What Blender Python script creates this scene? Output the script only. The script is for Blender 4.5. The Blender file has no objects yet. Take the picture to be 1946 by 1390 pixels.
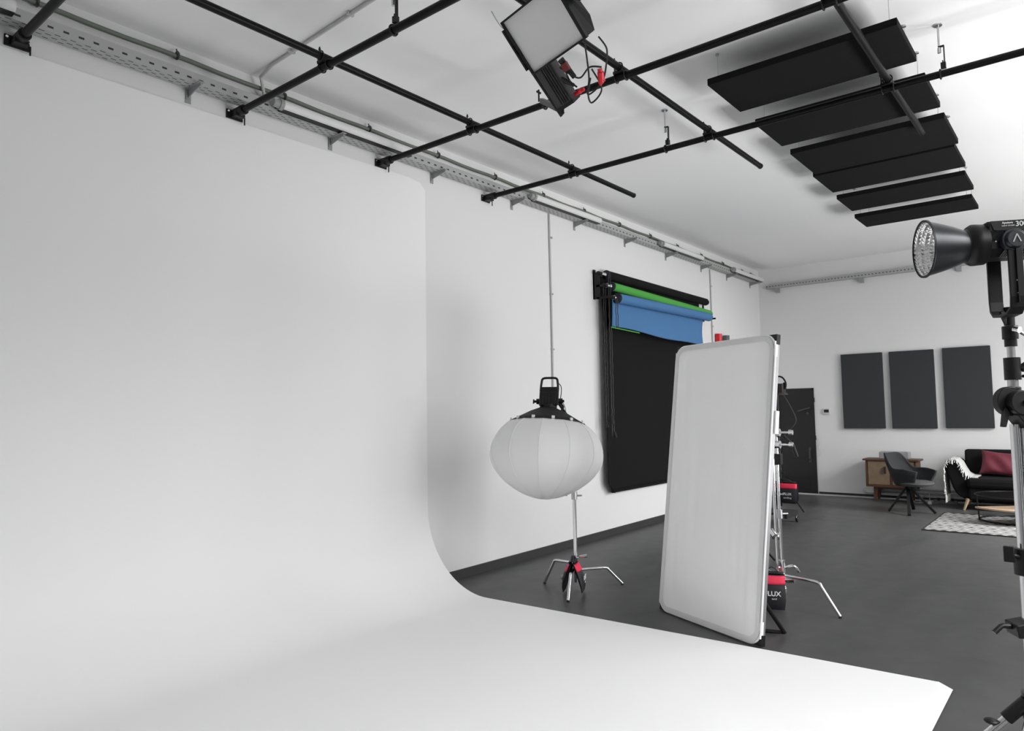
import bpy, bmesh, math, random
from mathutils import Vector as V, Matrix
random.seed(7)
sc = bpy.context.scene
COL = sc.collection
PI = math.pi
WY, BX, CZ = 4.89, 13.4, 4.22          # left wall, back wall, ceiling
FY, RX = -1.9, -4.0                    # window wall, wall behind the camera
def fz(x): return max(0.0, min(x, BX) - 5.0) * .006      # the floor rises a little towards the back

# ------------------------------------------------------------------ materials
MATS = {}
def mat(name, col, rough=.6, metal=0, noise=0, nscale=8, bump=0, bscale=60, spec=None, trans=0, sheen=0, alpha=None, coat=0):
    if name in MATS: return MATS[name]
    m = bpy.data.materials.new(name); m.use_nodes = True
    nt = m.node_tree; b = nt.nodes['Principled BSDF']
    b.inputs['Base Color'].default_value = (*col, 1); b.inputs['Roughness'].default_value = rough
    b.inputs['Metallic'].default_value = metal
    if spec is not None: b.inputs['Specular IOR Level'].default_value = spec
    if sheen: b.inputs['Sheen Weight'].default_value = sheen
    if coat: b.inputs['Coat Weight'].default_value = coat
    tc = nt.nodes.new('ShaderNodeTexCoord')
    nz = nt.nodes.new('ShaderNodeTexNoise'); nz.inputs['Scale'].default_value = nscale; nz.inputs['Detail'].default_value = 5
    nt.links.new(tc.outputs['Object'], nz.inputs['Vector'])
    mx = nt.nodes.new('ShaderNodeMix'); mx.data_type = 'RGBA'
    k = noise if noise else .03
    mx.inputs[6].default_value = (*[c*(1-k) for c in col], 1); mx.inputs[7].default_value = (*[min(1, c*(1+k)) for c in col], 1)
    nt.links.new(nz.outputs['Fac'], mx.inputs[0]); nt.links.new(mx.outputs[2], b.inputs['Base Color'])
    if bump:
        n2 = nt.nodes.new('ShaderNodeTexNoise'); n2.inputs['Scale'].default_value = bscale; n2.inputs['Detail'].default_value = 4
        nt.links.new(tc.outputs['Object'], n2.inputs['Vector'])
        bp = nt.nodes.new('ShaderNodeBump'); bp.inputs['Strength'].default_value = bump; bp.inputs['Distance'].default_value = .01
        nt.links.new(n2.outputs['Fac'], bp.inputs['Height']); nt.links.new(bp.outputs[0], b.inputs['Normal'])
    if trans:                                  # thin cloth: part of the light goes through
        out = nt.nodes['Material Output']; tr = nt.nodes.new('ShaderNodeBsdfTranslucent'); ms = nt.nodes.new('ShaderNodeMixShader')
        tr.inputs['Color'].default_value = (*col, 1); ms.inputs[0].default_value = trans
        nt.links.new(b.outputs[0], ms.inputs[1]); nt.links.new(tr.outputs[0], ms.inputs[2]); nt.links.new(ms.outputs[0], out.inputs['Surface'])
    if alpha is not None: b.inputs['Alpha'].default_value = alpha
    MATS[name] = m; return m

M_wall = mat('wall_paint', (.78, .78, .78), .85, noise=.015, nscale=1.3, bump=.06, bscale=14)
M_ceil = mat('ceiling_paint', (.86, .86, .86), .9, noise=.02, nscale=.9, bump=.05, bscale=6)
M_cyc = mat('cove_paint', (.885, .885, .89), .55, noise=.012, nscale=.8)
M_black = mat('black_paint', (.008, .008, .0085), .45, spec=.3)
M_pipe = mat('black_pipe', (.005, .005, .0055), .38, spec=.16)
M_blackm = mat('black_matte', (.010, .010, .011), .7)
M_plas = mat('black_plastic', (.0085, .0085, .0095), .42, spec=.32)
M_foam = mat('black_felt', (.007, .007, .0075), .95, noise=.2, nscale=40, spec=.15, bump=.1)
M_grey = mat('grey_felt', (.048, .050, .052), .95, noise=.06, nscale=120, spec=.15, bump=.1)
M_chrome = mat('chrome', (.75, .75, .76), .14, 1)
M_steel = mat('steel', (.55, .55, .56), .3, 1)
M_galv = mat('galvanised', (.34, .345, .35), .5, .35, noise=.15, nscale=25)
M_cond = mat('conduit_olive', (.155, .175, .145), .55, noise=.12, nscale=9)
M_pale = mat('pale_plastic', (.72, .72, .72), .45)
M_wcond = mat('painted_conduit', (.50, .50, .50), .6)
M_bdrop = mat('black_paper', (.0075, .0075, .0075), .9, spec=.2)
M_green = mat('green_paper', (.085, .37, .07), .75, spec=.2)
M_blue = mat('blue_paper', (.075, .19, .385), .8, spec=.2)
M_bluedark = mat('dark_core', (.006, .008, .02), .6)
M_red = mat('red_nylon', (.85, .03, .085), .6, bump=.2, bscale=90)
M_redp = mat('red_plastic', (.75, .012, .03), .35)
M_nyl = mat('black_nylon', (.014, .014, .018), .6, bump=.25, bscale=70)
M_white = mat('white_print', (.85, .85, .85), .6)
M_scrim = mat('scrim_cloth', (.95, .95, .95), .8, trans=.08, bump=.05, bscale=5)
M_hem = mat('scrim_hem', (.50, .50, .50), .8, noise=.05)
M_hemw = mat('white_webbing', (.9, .9, .9), .7)
M_lant = mat('lantern_cloth', (.95, .95, .95), .8, trans=.12)
M_seam = mat('lantern_seam', (.92, .92, .92), .8, trans=.2)
M_wood = mat('oak', (.20, .142, .090), .6, noise=.25, nscale=14)
M_woodd = mat('stained_frame', (.088, .038, .020), .55, noise=.25, nscale=16)
M_beech = mat('beech', (.5, .36, .24), .5, noise=.1)
M_chair = mat('grey_fabric_shell', (.034, .035, .037), .8, noise=.1, nscale=60, spec=.25)
M_seat = mat('grey_seat_fabric', (.062, .063, .064), .9, noise=.15, nscale=60)
M_sofa = mat('black_upholstery', (.0065, .0065, .0075), .9, spec=.2)
M_cush = mat('burgundy_velvet', (.12, .009, .022), .7, noise=.3, nscale=9, sheen=.08)
M_throw = mat('grey_knit', (.5, .5, .49), .95, noise=.2, nscale=50, bump=.5, bscale=90)
M_fringe = mat('white_fringe', (.8, .79, .76), .95)
M_cable = mat('black_cable', (.012, .012, .012), .5)
M_glass = mat('smoked_glass', (.01, .01, .011), .06, spec=.35, alpha=.3)
M_rubber = mat('rubber', (.015, .015, .015), .8)
M_led = mat('soft_diffuser', (.78, .78, .78), .5, noise=.02)
M_fin = mat('grey_casting', (.038, .038, .040), .45)
M_doork = mat('door_steel', (.0125, .0125, .013), .5, noise=.1)
M_base = mat('dark_skirting', (.032, .032, .033), .6, noise=.2, nscale=6)
M_speak = mat('speaker_mesh', (.28, .28, .29), .6, noise=.1, nscale=90)
M_dish = mat('reflector_facets', (.8, .8, .8), .12, 1)
M_refl = mat('reflector_shell', (.035, .037, .042), .34, .5)

def nodes_mat(name, build):
    m = bpy.data.materials.new(name); m.use_nodes = True; nt = m.node_tree
    build(nt, nt.nodes['Principled BSDF']); MATS[name] = m; return m
def fl(nt, b):
    tc = nt.nodes.new('ShaderNodeTexCoord'); n1 = nt.nodes.new('ShaderNodeTexNoise'); n1.inputs['Scale'].default_value = 1.1; n1.inputs['Detail'].default_value = 6
    mp = nt.nodes.new('ShaderNodeMapping'); mp.inputs['Rotation'].default_value = (0, 0, .6); mp.inputs['Scale'].default_value = (1, 3.5, 1)
    nt.links.new(tc.outputs['Object'], mp.inputs[0]); nt.links.new(mp.outputs[0], n1.inputs['Vector'])
    cr = nt.nodes.new('ShaderNodeValToRGB'); cr.color_ramp.elements[0].color = (.062, .063, .063, 1); cr.color_ramp.elements[1].color = (.080, .081, .080, 1)
    cr.color_ramp.elements[0].position = .3; cr.color_ramp.elements[1].position = .7
    nt.links.new(n1.outputs['Fac'], cr.inputs[0]); nt.links.new(cr.outputs[0], b.inputs['Base Color'])
    b.inputs['Roughness'].default_value = .42; b.inputs['Specular IOR Level'].default_value = .24
    n2 = nt.nodes.new('ShaderNodeTexNoise'); n2.inputs['Scale'].default_value = 5; n2.inputs['Detail'].default_value = 6
    mr = nt.nodes.new('ShaderNodeMapRange'); mr.inputs[3].default_value = .36; mr.inputs[4].default_value = .52
    nt.links.new(tc.outputs['Object'], n2.inputs['Vector']); nt.links.new(n2.outputs['Fac'], mr.inputs[0]); nt.links.new(mr.outputs[0], b.inputs['Roughness'])
M_floor = nodes_mat('floor_coating', fl)

def math_node(nt, op, a, b=None, c=None):
    n = nt.nodes.new('ShaderNodeMath'); n.operation = op
    for i, v in enumerate((a, b, c)):
        if v is None: continue
        if isinstance(v, (int, float)): n.inputs[i].default_value = v
        else: nt.links.new(v, n.inputs[i])
    return n.outputs[0]
def slots(nt, b, u_axis, v_axis, pu, pv, dark=(.03, .03, .03)):
    vh = .16 if pv < .05 else .09
    """staggered punched slots: dark openings in zinc sheet"""
    tc = nt.nodes.new('ShaderNodeTexCoord'); sp = nt.nodes.new('ShaderNodeSeparateXYZ'); nt.links.new(tc.outputs['Object'], sp.inputs[0])
    u, v = sp.outputs[u_axis], sp.outputs[v_axis]
    row = math_node(nt, 'FLOOR', math_node(nt, 'DIVIDE', v, pv))
    uo = math_node(nt, 'ADD', math_node(nt, 'DIVIDE', u, pu), math_node(nt, 'MULTIPLY', row, .5))
    fu = math_node(nt, 'ABSOLUTE', math_node(nt, 'SUBTRACT', math_node(nt, 'FRACT', uo), .5))
    fv = math_node(nt, 'ABSOLUTE', math_node(nt, 'SUBTRACT', math_node(nt, 'FRACT', math_node(nt, 'DIVIDE', v, pv)), .5))
    msk = math_node(nt, 'MULTIPLY', math_node(nt, 'LESS_THAN', fu, .19), math_node(nt, 'LESS_THAN', fv, vh))
    mx = nt.nodes.new('ShaderNodeMix'); mx.data_type = 'RGBA'; mx.inputs[6].default_value = (.42, .425, .42, 1); mx.inputs[7].default_value = (*dark, 1)
    nt.links.new(msk, mx.inputs[0]); nt.links.new(mx.outputs[2], b.inputs['Base Color'])
    b.inputs['Roughness'].default_value = .55; b.inputs['Metallic'].default_value = .2
M_trayb = nodes_mat('tray_bottom_slotted', lambda nt, b: slots(nt, b, 0, 1, .085, .027))
M_trays = nodes_mat('tray_side_slotted', lambda nt, b: slots(nt, b, 0, 2, .085, .075))
M_trayb2 = nodes_mat('tray_bottom_slotted_across', lambda nt, b: slots(nt, b, 1, 0, .055, .036))
M_trays2 = nodes_mat('tray_side_slotted_across', lambda nt, b: slots(nt, b, 1, 2, .055, .045))
def rugm(nt, b):
    tc = nt.nodes.new('ShaderNodeTexCoord'); sp = nt.nodes.new('ShaderNodeSeparateXYZ'); nt.links.new(tc.outputs['Object'], sp.inputs[0])
    x, y = sp.outputs[0], sp.outputs[1]
    tri = math_node(nt, 'PINGPONG', x, .2)
    s = math_node(nt, 'ADD', math_node(nt, 'MULTIPLY', tri, 1.7), y)
    fr = math_node(nt, 'FRACT', math_node(nt, 'DIVIDE', s, .115))
    st = math_node(nt, 'GREATER_THAN', fr, .56)
    gap = math_node(nt, 'GREATER_THAN', math_node(nt, 'PINGPONG', math_node(nt, 'ADD', x, .0), .2), .008)
    fac = math_node(nt, 'MULTIPLY', st, gap)
    ax = math_node(nt, 'LESS_THAN', math_node(nt, 'ABSOLUTE', x), .83); ay = math_node(nt, 'LESS_THAN', math_node(nt, 'ABSOLUTE', y), 1.14)
    fac = math_node(nt, 'MULTIPLY', fac, math_node(nt, 'MULTIPLY', ax, ay))
    mx = nt.nodes.new('ShaderNodeMix'); mx.data_type = 'RGBA'; mx.inputs[6].default_value = (.014, .014, .015, 1); mx.inputs[7].default_value = (.60, .59, .57, 1)
    nt.links.new(fac, mx.inputs[0]); nt.links.new(mx.outputs[2], b.inputs['Base Color']); b.inputs['Roughness'].default_value = .95
M_rug = nodes_mat('herringbone_rug', rugm)
def ribm(nt, b):      # fine moulded diagonal ribs
    tc = nt.nodes.new('ShaderNodeTexCoord'); sp = nt.nodes.new('ShaderNodeSeparateXYZ'); nt.links.new(tc.outputs['Object'], sp.inputs[0])
    s = math_node(nt, 'ADD', math_node(nt, 'MULTIPLY', sp.outputs[1], 1.0), math_node(nt, 'MULTIPLY', sp.outputs[2], .8))
    w = math_node(nt, 'PINGPONG', s, .0028)
    bp = nt.nodes.new('ShaderNodeBump'); bp.inputs['Strength'].default_value = 1; bp.inputs['Distance'].default_value = 1.2
    nt.links.new(w, bp.inputs['Height']); nt.links.new(bp.outputs[0], b.inputs['Normal'])
    b.inputs['Base Color'].default_value = (.018, .018, .021, 1); b.inputs['Roughness'].default_value = .4
M_rib = nodes_mat('ribbed_black', ribm)

# ------------------------------------------------------------------ mesh builder
def wloc(o):
    p = V((0, 0, 0))
    while o is not None: p = p + V(o.location); o = o.parent
    return p
def perp(d):
    d = V(d).normalized(); a = V((0, 0, 1)) if abs(d.z) < .9 else V((1, 0, 0))
    u = d.cross(a).normalized(); return u, d.cross(u).normalized()
class MB:
    def __init__(s): s.v = []; s.f = []; s.sm = []
    def add(s, vs, fs, smooth=False):
        n = len(s.v); s.v += [V(p) for p in vs]; s.f += [tuple(i + n for i in f) for f in fs]; s.sm += [smooth]*len(fs); return s
    def box(s, c, sz, ax=None):
        c = V(c); X, Y, Z = ax if ax else (V((1, 0, 0)), V((0, 1, 0)), V((0, 0, 1)))
        X, Y, Z = V(X).normalized()*sz[0]/2, V(Y).normalized()*sz[1]/2, V(Z).normalized()*sz[2]/2
        vs = [c + X*i + Y*j + Z*k for i in (-1, 1) for j in (-1, 1) for k in (-1, 1)]
        return s.add(vs, [(0, 1, 3, 2), (4, 6, 7, 5), (0, 4, 5, 1), (2, 3, 7, 6), (0, 2, 6, 4), (1, 5, 7, 3)])
    def span(s, a, b): return s.box((V(a)+V(b))/2, [abs(q-p) for p, q in zip(a, b)])
    def bar(s, a, b, w, h, up=(0, 0, 1)):
        a, b = V(a), V(b); d = (b-a); Y = V(up).cross(d).normalized(); Z = d.cross(Y).normalized()
        return s.box((a+b)/2, (d.length, w, h), (d, Y, Z))
    def cyl(s, a, b, r, r2=None, n=16, caps=True):
        a, b = V(a), V(b); r2 = r if r2 is None else r2; u, w = perp(b-a)
        vs = []
        for k in range(n):
            t = 2*PI*k/n; q = u*math.cos(t)+w*math.sin(t); vs += [a+q*r, b+q*r2]
        fs = [(2*k, 2*((k+1) % n), 2*((k+1) % n)+1, 2*k+1) for k in range(n)]
        s.add(vs, fs, True)
        if caps: s.add([vs[2*k] for k in range(n)], [tuple(range(n))[::-1]]); s.add([vs[2*k+1] for k in range(n)], [tuple(range(n))])
        return s
    def tube(s, pts, r, n=10, closed=False, rs=None):
        P = [V(p) for p in pts]; m = len(P); vs = []; u = None
        for i in range(m):
            if closed: d = P[(i+1) % m]-P[i-1]
            else: d = P[min(i+1, m-1)]-P[max(i-1, 0)]
            d.normalize()
            if u is None: u, w = perp(d)
            else: u = (u - d*u.dot(d)).normalized(); w = d.cross(u).normalized()
            rr = rs[i] if rs else r
            for k in range(n):
                t = 2*PI*k/n; vs.append(P[i]+(u*math.cos(t)+w*math.sin(t))*rr)
        fs = []
        for i in range(m if closed else m-1):
            j = (i+1) % m
            for k in range(n):
                l = (k+1) % n; fs.append((i*n+k, i*n+l, j*n+l, j*n+k))
        s.add(vs, fs, True)
        if not closed: s.add(vs[:n], [tuple(range(n))[::-1]]); s.add(vs[-n:], [tuple(range(n))])
        return s
    def lathe(s, o, ax, prof, n=32, caps=(True, True), a0=0, a1=2*PI, uw=None):
        o = V(o); ax = V(ax).normalized(); u, w = uw if uw else perp(ax); u, w = V(u), V(w); full = abs(a1-a0-2*PI) < 1e-6; vs = []
        m = n if full else n+1
        for r, t in prof:
            for k in range(m):
                a = a0+(a1-a0)*k/n; vs.append(o+ax*t+(u*math.cos(a)+w*math.sin(a))*r)
        fs = []
        for i in range(len(prof)-1):
            for k in range(n):
                l = (k+1) % m; fs.append((i*m+k, i*m+l, (i+1)*m+l, (i+1)*m+k))
        s.add(vs, fs, True)
        if full and caps[0] and prof[0][0] > 1e-4: s.add(vs[:m], [tuple(range(m))[::-1]])
        if full and caps[1] and prof[-1][0] > 1e-4: s.add(vs[-m:], [tuple(range(m))])
        return s
    def prism(s, poly, vec):
        P = [V(p) for p in poly]; n = len(P); vec = V(vec); vs = P+[p+vec for p in P]
        return s.add(vs, [tuple(range(n))[::-1], tuple(range(n, 2*n))]+[(i, (i+1) % n, n+(i+1) % n, n+i) for i in range(n)])
    def grid(s, fn, nu, nv, smooth=True):
        vs = [fn(i/nu, j/nv) for i in range(nu+1) for j in range(nv+1)]
        return s.add(vs, [(i*(nv+1)+j, (i+1)*(nv+1)+j, (i+1)*(nv+1)+j+1, i*(nv+1)+j+1) for i in range(nu) for j in range(nv)], smooth)
    def ell(s, c, rx, ry, rz, ax=None, n=20, e=1.0):
        c = V(c); X, Y, Z = ax if ax else (V((1, 0, 0)), V((0, 1, 0)), V((0, 0, 1)))
        def sg(t): return math.copysign(abs(t)**e, t)
        def fn(u, v):
            a = 2*PI*u; b = PI*(v-.5)
            return c+V(X)*rx*sg(math.cos(a))*sg(math.cos(b))+V(Y)*ry*sg(math.sin(a))*sg(math.cos(b))+V(Z)*rz*sg(math.sin(b))
        return s.grid(fn, n, n//2)
    def build(s, name, m, parent=None, bevel=0, solid=0, subd=0, origin=None):
        me = bpy.data.meshes.new(name)
        base = wloc(parent) if parent else (V(origin) if origin else V((0, 0, 0)))
        me.from_pydata([tuple(p-base) for p in s.v], [], s.f); me.materials.append(m)
        bm = bmesh.new(); bm.from_mesh(me); bmesh.ops.remove_doubles(bm, verts=bm.verts, dist=1e-5)
        if not solid: bmesh.ops.recalc_face_normals(bm, faces=bm.faces)
        bm.to_mesh(me); bm.free()
        if any(s.sm):
            for p in me.polygons: p.use_smooth = True
            me.set_sharp_from_angle(angle=math.radians(38))
        o = bpy.data.objects.new(name, me); COL.objects.link(o)
        if parent: o.parent = parent
        else: o.location = base
        if solid: q = o.modifiers.new('solid', 'SOLIDIFY'); q.thickness = solid; q.offset = 0
        if subd: q = o.modifiers.new('sub', 'SUBSURF'); q.levels = subd; q.render_levels = subd
        if bevel: q = o.modifiers.new('bevel', 'BEVEL'); q.width = bevel; q.segments = 2; q.limit_method = 'ANGLE'
        return o
def tag(o, label, cat, group=None):
    o['label'] = label; o['category'] = cat
    if group: o['group'] = group
    return o
def thing(name, loc, label, cat, group=None):
    o = bpy.data.objects.new(name, None); COL.objects.link(o); o.location = loc; o.empty_display_size = .1
    return tag(o, label, cat, group)
def struct(o): o['kind'] = 'structure'; return o
def dup(o, off, label=None, parent=None):
    c = o.copy(); COL.objects.link(c)
    if parent: c.parent = parent
    else: c.location = V(o.location)+V(off)
    if label: c['label'] = label
    for ch in [x for x in bpy.data.objects if x.parent == o]: dup(ch, None, None, c)
    return c
def text(body, o, right, up, size, m, parent, name='lettering', bold=0, depth=.0006):
    cu = bpy.data.curves.new(name, 'FONT'); cu.body = body; cu.size = size; cu.extrude = depth; cu.offset = bold
    t = bpy.data.objects.new(name, cu); COL.objects.link(t)
    dg = bpy.context.evaluated_depsgraph_get(); me = bpy.data.meshes.new_from_object(t.evaluated_get(dg)); bpy.data.objects.remove(t)
    X = V(right).normalized(); Z = X.cross(V(up)).normalized(); Y = Z.cross(X)
    base = wloc(parent); o = V(o)
    for v in me.vertices: v.co = o + X*v.co.x + Y*v.co.y + Z*v.co.z - base
    me.materials.clear(); me.materials.append(m)
    ob = bpy.data.objects.new(name, me); COL.objects.link(ob); ob.parent = parent; return ob
def lerp(a, b, t): return V(a)*(1-t)+V(b)*t
def smooth_path(pts, n=8):
    P = [V(p) for p in pts]; out = []
    for i in range(len(P)-1):
        p0 = P[max(i-1, 0)]; p1 = P[i]; p2 = P[i+1]; p3 = P[min(i+2, len(P)-1)]
        for k in range(n):
            t = k/n; out.append(.5*((2*p1)+(p2-p0)*t+(2*p0-5*p1+4*p2-p3)*t*t+(3*p1-p0-3*p2+p3)*t**3))
    return out+[P[-1]]

# ------------------------------------------------------------------ the room
m = MB(); m.add([(RX, FY, 0), (5, FY, 0), (5, WY, 0), (RX, WY, 0), (BX, FY, fz(BX)), (BX, WY, fz(BX))], [(0, 1, 2, 3), (1, 4, 5, 2)])
m.add([(RX, FY, -.1), (BX, FY, -.1), (BX, WY, -.1), (RX, WY, -.1)], [(3, 2, 1, 0)])
struct(m.build('floor', M_floor))
struct(MB().span((RX-.2, FY-.3, CZ), (BX+.2, WY+.2, CZ+.15)).build('ceiling', M_ceil))
struct(MB().span((RX-.2, WY, -.1), (BX+.2, WY+.2, CZ)).build('wall_left', M_wall))
# back wall with its door opening
DY0, DY1, DZ = 3.965, 4.60, 1.955
m = MB(); m.span((BX, FY-.3, -.1), (BX+.2, DY0, CZ)); m.span((BX, DY1, -.1), (BX+.2, WY, CZ)); m.span((BX, DY0, DZ), (BX+.2, DY1, CZ)); m.span((BX+.12, DY0, -.1), (BX+.2, DY1, DZ))
struct(m.build('wall_back', M_wall))
struct(MB().span((RX-.2, FY-.3, -.1), (RX, WY+.2, CZ)).build('wall_front', M_wall))
WIN = [(-3.2, -1.2), (-.6, 1.4), (2.0, 4.0), (4.6, 6.6), (7.2, 9.2), (9.8, 11.8)]; WZ0, WZ1 = .6, 3.85
m = MB(); xs = [RX]+[q for w in WIN for q in w]+[BX]
for i in range(0, len(xs), 2): m.span((xs[i], FY-.3, -.1), (xs[i+1], FY, CZ))
for a, b in WIN: m.span((a, FY-.3, -.1), (b, FY, WZ0)); m.span((a, FY-.3, WZ1), (b, FY, CZ))
struct(m.build('wall_right', M_wall))
for i, (a, b) in enumerate(WIN):
    m = MB()
    for x in (a+.03, (a+b)/2, b-.03): m.span((x-.03, FY-.2, WZ0), (x+.03, FY-.14, WZ1))
    for z in (WZ0+.03, 2.6, WZ1-.03): m.span((a, FY-.2, z-.03), (b, FY-.14, z+.03))
    o = struct(m.build('window_%d' % (i+1), M_pale)); o['label'] = 'tall window with white glazing bars in the wall opposite the cove'
# door
dr = bpy.data.objects.new('door_1', None); COL.objects.link(dr); dr.location = (BX, (DY0+DY1)/2, fz(BX)); struct(dr)
MB().span((BX-.015, DY0+.01, fz(BX)+.005), (BX+.035, DY1-.01, DZ-.01)).build('door_leaf', M_doork, dr, bevel=.004)
m = MB(); m.span((BX-.02, DY0-.0, fz(BX)), (BX+.05, DY0+.03, DZ)); m.span((BX-.02, DY0, DZ-.03), (BX+.05, DY1, DZ)); m.span((BX-.02, DY1-.03, fz(BX)), (BX+.05, DY1, DZ)); m.build('door_frame', M_doork, dr)
MB().span((BX-.022, DY0+.12, .12), (BX-.012, DY1-.08, .36)).build('kick_plate', M_blackm, dr)
m = MB(); m.cyl((BX-.02, 4.075, 1.5), (BX-.05, 4.075, 1.5), .02); m.bar((BX-.045, 4.03, 1.60), (BX-.045, 4.25, 1.54), .02, .025); m.build('door_latch', M_steel and mat('dull_latch', (.09, .09, .09), .4, .5), dr)
m = MB(); m.span((BX-.025, 4.05, .62), (BX-.015, 4.09, .88)); m.tube([(BX-.02, 4.07, .84), (BX-.06, 4.07, .82), (BX-.06, 4.07, .68), (BX-.02, 4.07, .66)], .009, 8); m.build('door_handle', MATS['dull_latch'], dr)
m = MB(); m.cyl((BX-.01, 3.968, 1.02), (BX-.01, 3.968, 1.1), .014); m.cyl((BX-.01, 3.968, 1.7), (BX-.01, 3.968, 1.78), .014); m.build('hinge', M_blackm, dr)
# skirtings
m = MB(); m.add([(4.0, WY-.02, 0), (5, WY-.02, 0), (BX, WY-.02, fz(BX)), (BX, WY-.02, fz(BX)+.085), (5, WY-.02, .085), (4.0, WY-.02, .085), (4.0, WY, .085), (5, WY, .085), (BX, WY, fz(BX)+.085)], [(0, 1, 4, 5), (1, 2, 3, 4), (5, 4, 7, 6), (4, 3, 8, 7)])
struct(m.build('baseboard_left', M_base))
struct(MB().span((BX-.012, FY, fz(BX)-.02), (BX, DY0-.02, fz(BX)+.05)).build('baseboard_back', M_base))
struct(MB().span((BX-.14, FY, fz(BX)-.01), (BX-.10, 4.55, fz(BX)+.022)).build('trim_1', mat('floor_duct_white', (.55, .55, .55), .5)))
m = MB()
for z, r in ((.175, .02), (.115, .016)): m.cyl((BX-.05, 3.0, fz(BX)+z), (BX-.05, FY+.05, fz(BX)+z), r)
for y in (2.9, 1.78, .6, -.6): m.span((BX-.05, y-.012, fz(BX)+.09), (BX, y+.012, fz(BX)+.2))
tag(m.build('heating_pipe', mat('pipe_enamel', (.34, .34, .34), .5), origin=(BX-.05, .5, .2)), 'pair of grey heating pipes running low along the back wall behind the sofa', 'pipe')

# ------------------------------------------------------------------ infinity cove
def cyc():
    ye = lambda x: 0
    prof = [(.72, .006), (.80, .0125), (.812, .0115), (1.2, .012)]
    R = .72; yc = WY-.014-R
    prof += [(2.4, .012), (yc-.15, .012)]
    for k in range(0, 25):
        a = PI/2*k/24; prof.append((yc+R*math.sin(a), .012+R-R*math.cos(a)))
    prof += [(WY-.013, z) for z in (1.2, 2.0, 3.0)]
    def xr(y, z): return 4.665+max(0, 4.25-y)*.038 if z < .5 else 4.665
    m = MB(); vs = []; n = len(prof)
    for y, z in prof:
        xe = xr(y, z)
        if y < .79: xe -= .07
        vs.append((-3.6, y, z)); vs.append((xe, y, z))
    m.add(vs, [(2*i, 2*i+1, 2*i+3, 2*i+2) for i in range(n-1)], True)
    top = [(-3.6, WY-.013, 3.0), (4.665, WY-.013, 3.0), (4.665, WY-.013, 3.74), (4.60, WY-.013, 3.80), (4.45, WY-.012, 3.82), (-3.6, WY-.012, 3.79)]
    m.add(top, [tuple(range(6))])
    m.add([(4.665, WY-.013, z) for z in (3.0, 3.74)]+[(4.665, WY, z) for z in (3.74, 3.0)], [(0, 1, 2, 3)])
    m.add([(4.665, WY-.013, 3.74), (4.60, WY-.013, 3.80), (4.45, WY-.012, 3.82), (-3.6, WY-.012, 3.79), (-3.6, WY, 3.79), (4.45, WY, 3.82), (4.60, WY, 3.80), (4.665, WY, 3.74)], [(0, 1, 6, 7), (1, 2, 5, 6), (2, 3, 4, 5)])
    # closed side under the curve
    side = [(xr(y, z)-(.07 if y < .79 else 0), y, z) for y, z in prof]
    for i in range(n-1):
        y0, z0 = prof[i]; y1, z1 = prof[i+1]
        if y1 <= WY-.0135: m.add([side[i], side[i+1], (side[i+1][0], y1, 0), (side[i][0], y0, 0)], [(0, 1, 2, 3)])
    m.add([(4.665, WY-.013, 0), (4.665, WY-.013, 3.0), (4.665, WY, 3.0), (4.665, WY, 0)], [(0, 1, 2, 3)])
    o = m.build('infinity_cove', M_cyc)
    tag(o, 'seamless white infinity cove sweeping from the left wall down onto the floor', 'cyclorama')
cyc()

# ------------------------------------------------------------------ pipe grid
PR = .0245
def wall_pipe(x, label, y1=-1.85):
    t = thing('grid_pipe', (x, WY, 3.87), label, 'pipe')
    m = MB().cyl((x, WY-.075, 3.87), (x, y1, 3.87), PR, n=20); m.build('pipe', M_pipe, t)
    m = MB(); m.span((x-.07, WY-.012, 3.825), (x+.062, WY, 3.893))
    m.cyl((x, WY-.01, 3.87), (x, WY-.14, 3.87), .036, n=20); m.span((x-.038, WY-.085, 3.83), (x+.038, WY-.01, 3.86))
    o = m.build('wall_flange', M_black, t, bevel=.003)
    for dx in (-.058, .05): MB().cyl((x+dx, WY-.01, 3.875), (x+dx, WY-.022, 3.875), .008, n=8).build('bolt', M_chrome, o)
    MB().cyl((x+.055, WY-.045, 3.845), (x+.055, WY-.045, 3.79), .005, n=8).build('bolt', M_black, o)
wall_pipe(1.327, 'black ceiling-grid pipe at the top left, bracketed to the wall nearest the camera')
wall_pipe(2.72, 'second black pipe out from the left wall, crossing the picture top centre-left')
wall_pipe(4.13, 'black pipe out from the left wall, carrying the hanging LED soft light')
wall_pipe(5.555, 'black wall pipe farthest from the camera, passing under the black ceiling baffles')
def long_pipe(y, x0, x1, label):
    t = thing('grid_pipe', (x1, y, 3.92), label, 'pipe')
    MB().cyl((x0, y, 3.92), (x1, y, 3.92), PR, n=20).build('pipe', M_pipe, t)
    MB().cyl((x1-.002, y, 3.92), (x1+.012, y, 3.92), PR+.002, n=20).build('end_cap', M_black, t)
long_pipe(3.755, .6, 6.68, 'long black pipe running parallel to the left wall, closest to that wall')
long_pipe(2.382, .6, 6.69, 'long black pipe parallel to the wall, its upper end passing behind the LED soft light')
long_pipe(1.033, .6, 6.78, 'long black pipe parallel to the wall, ending in front of the ceiling baffles')
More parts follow.
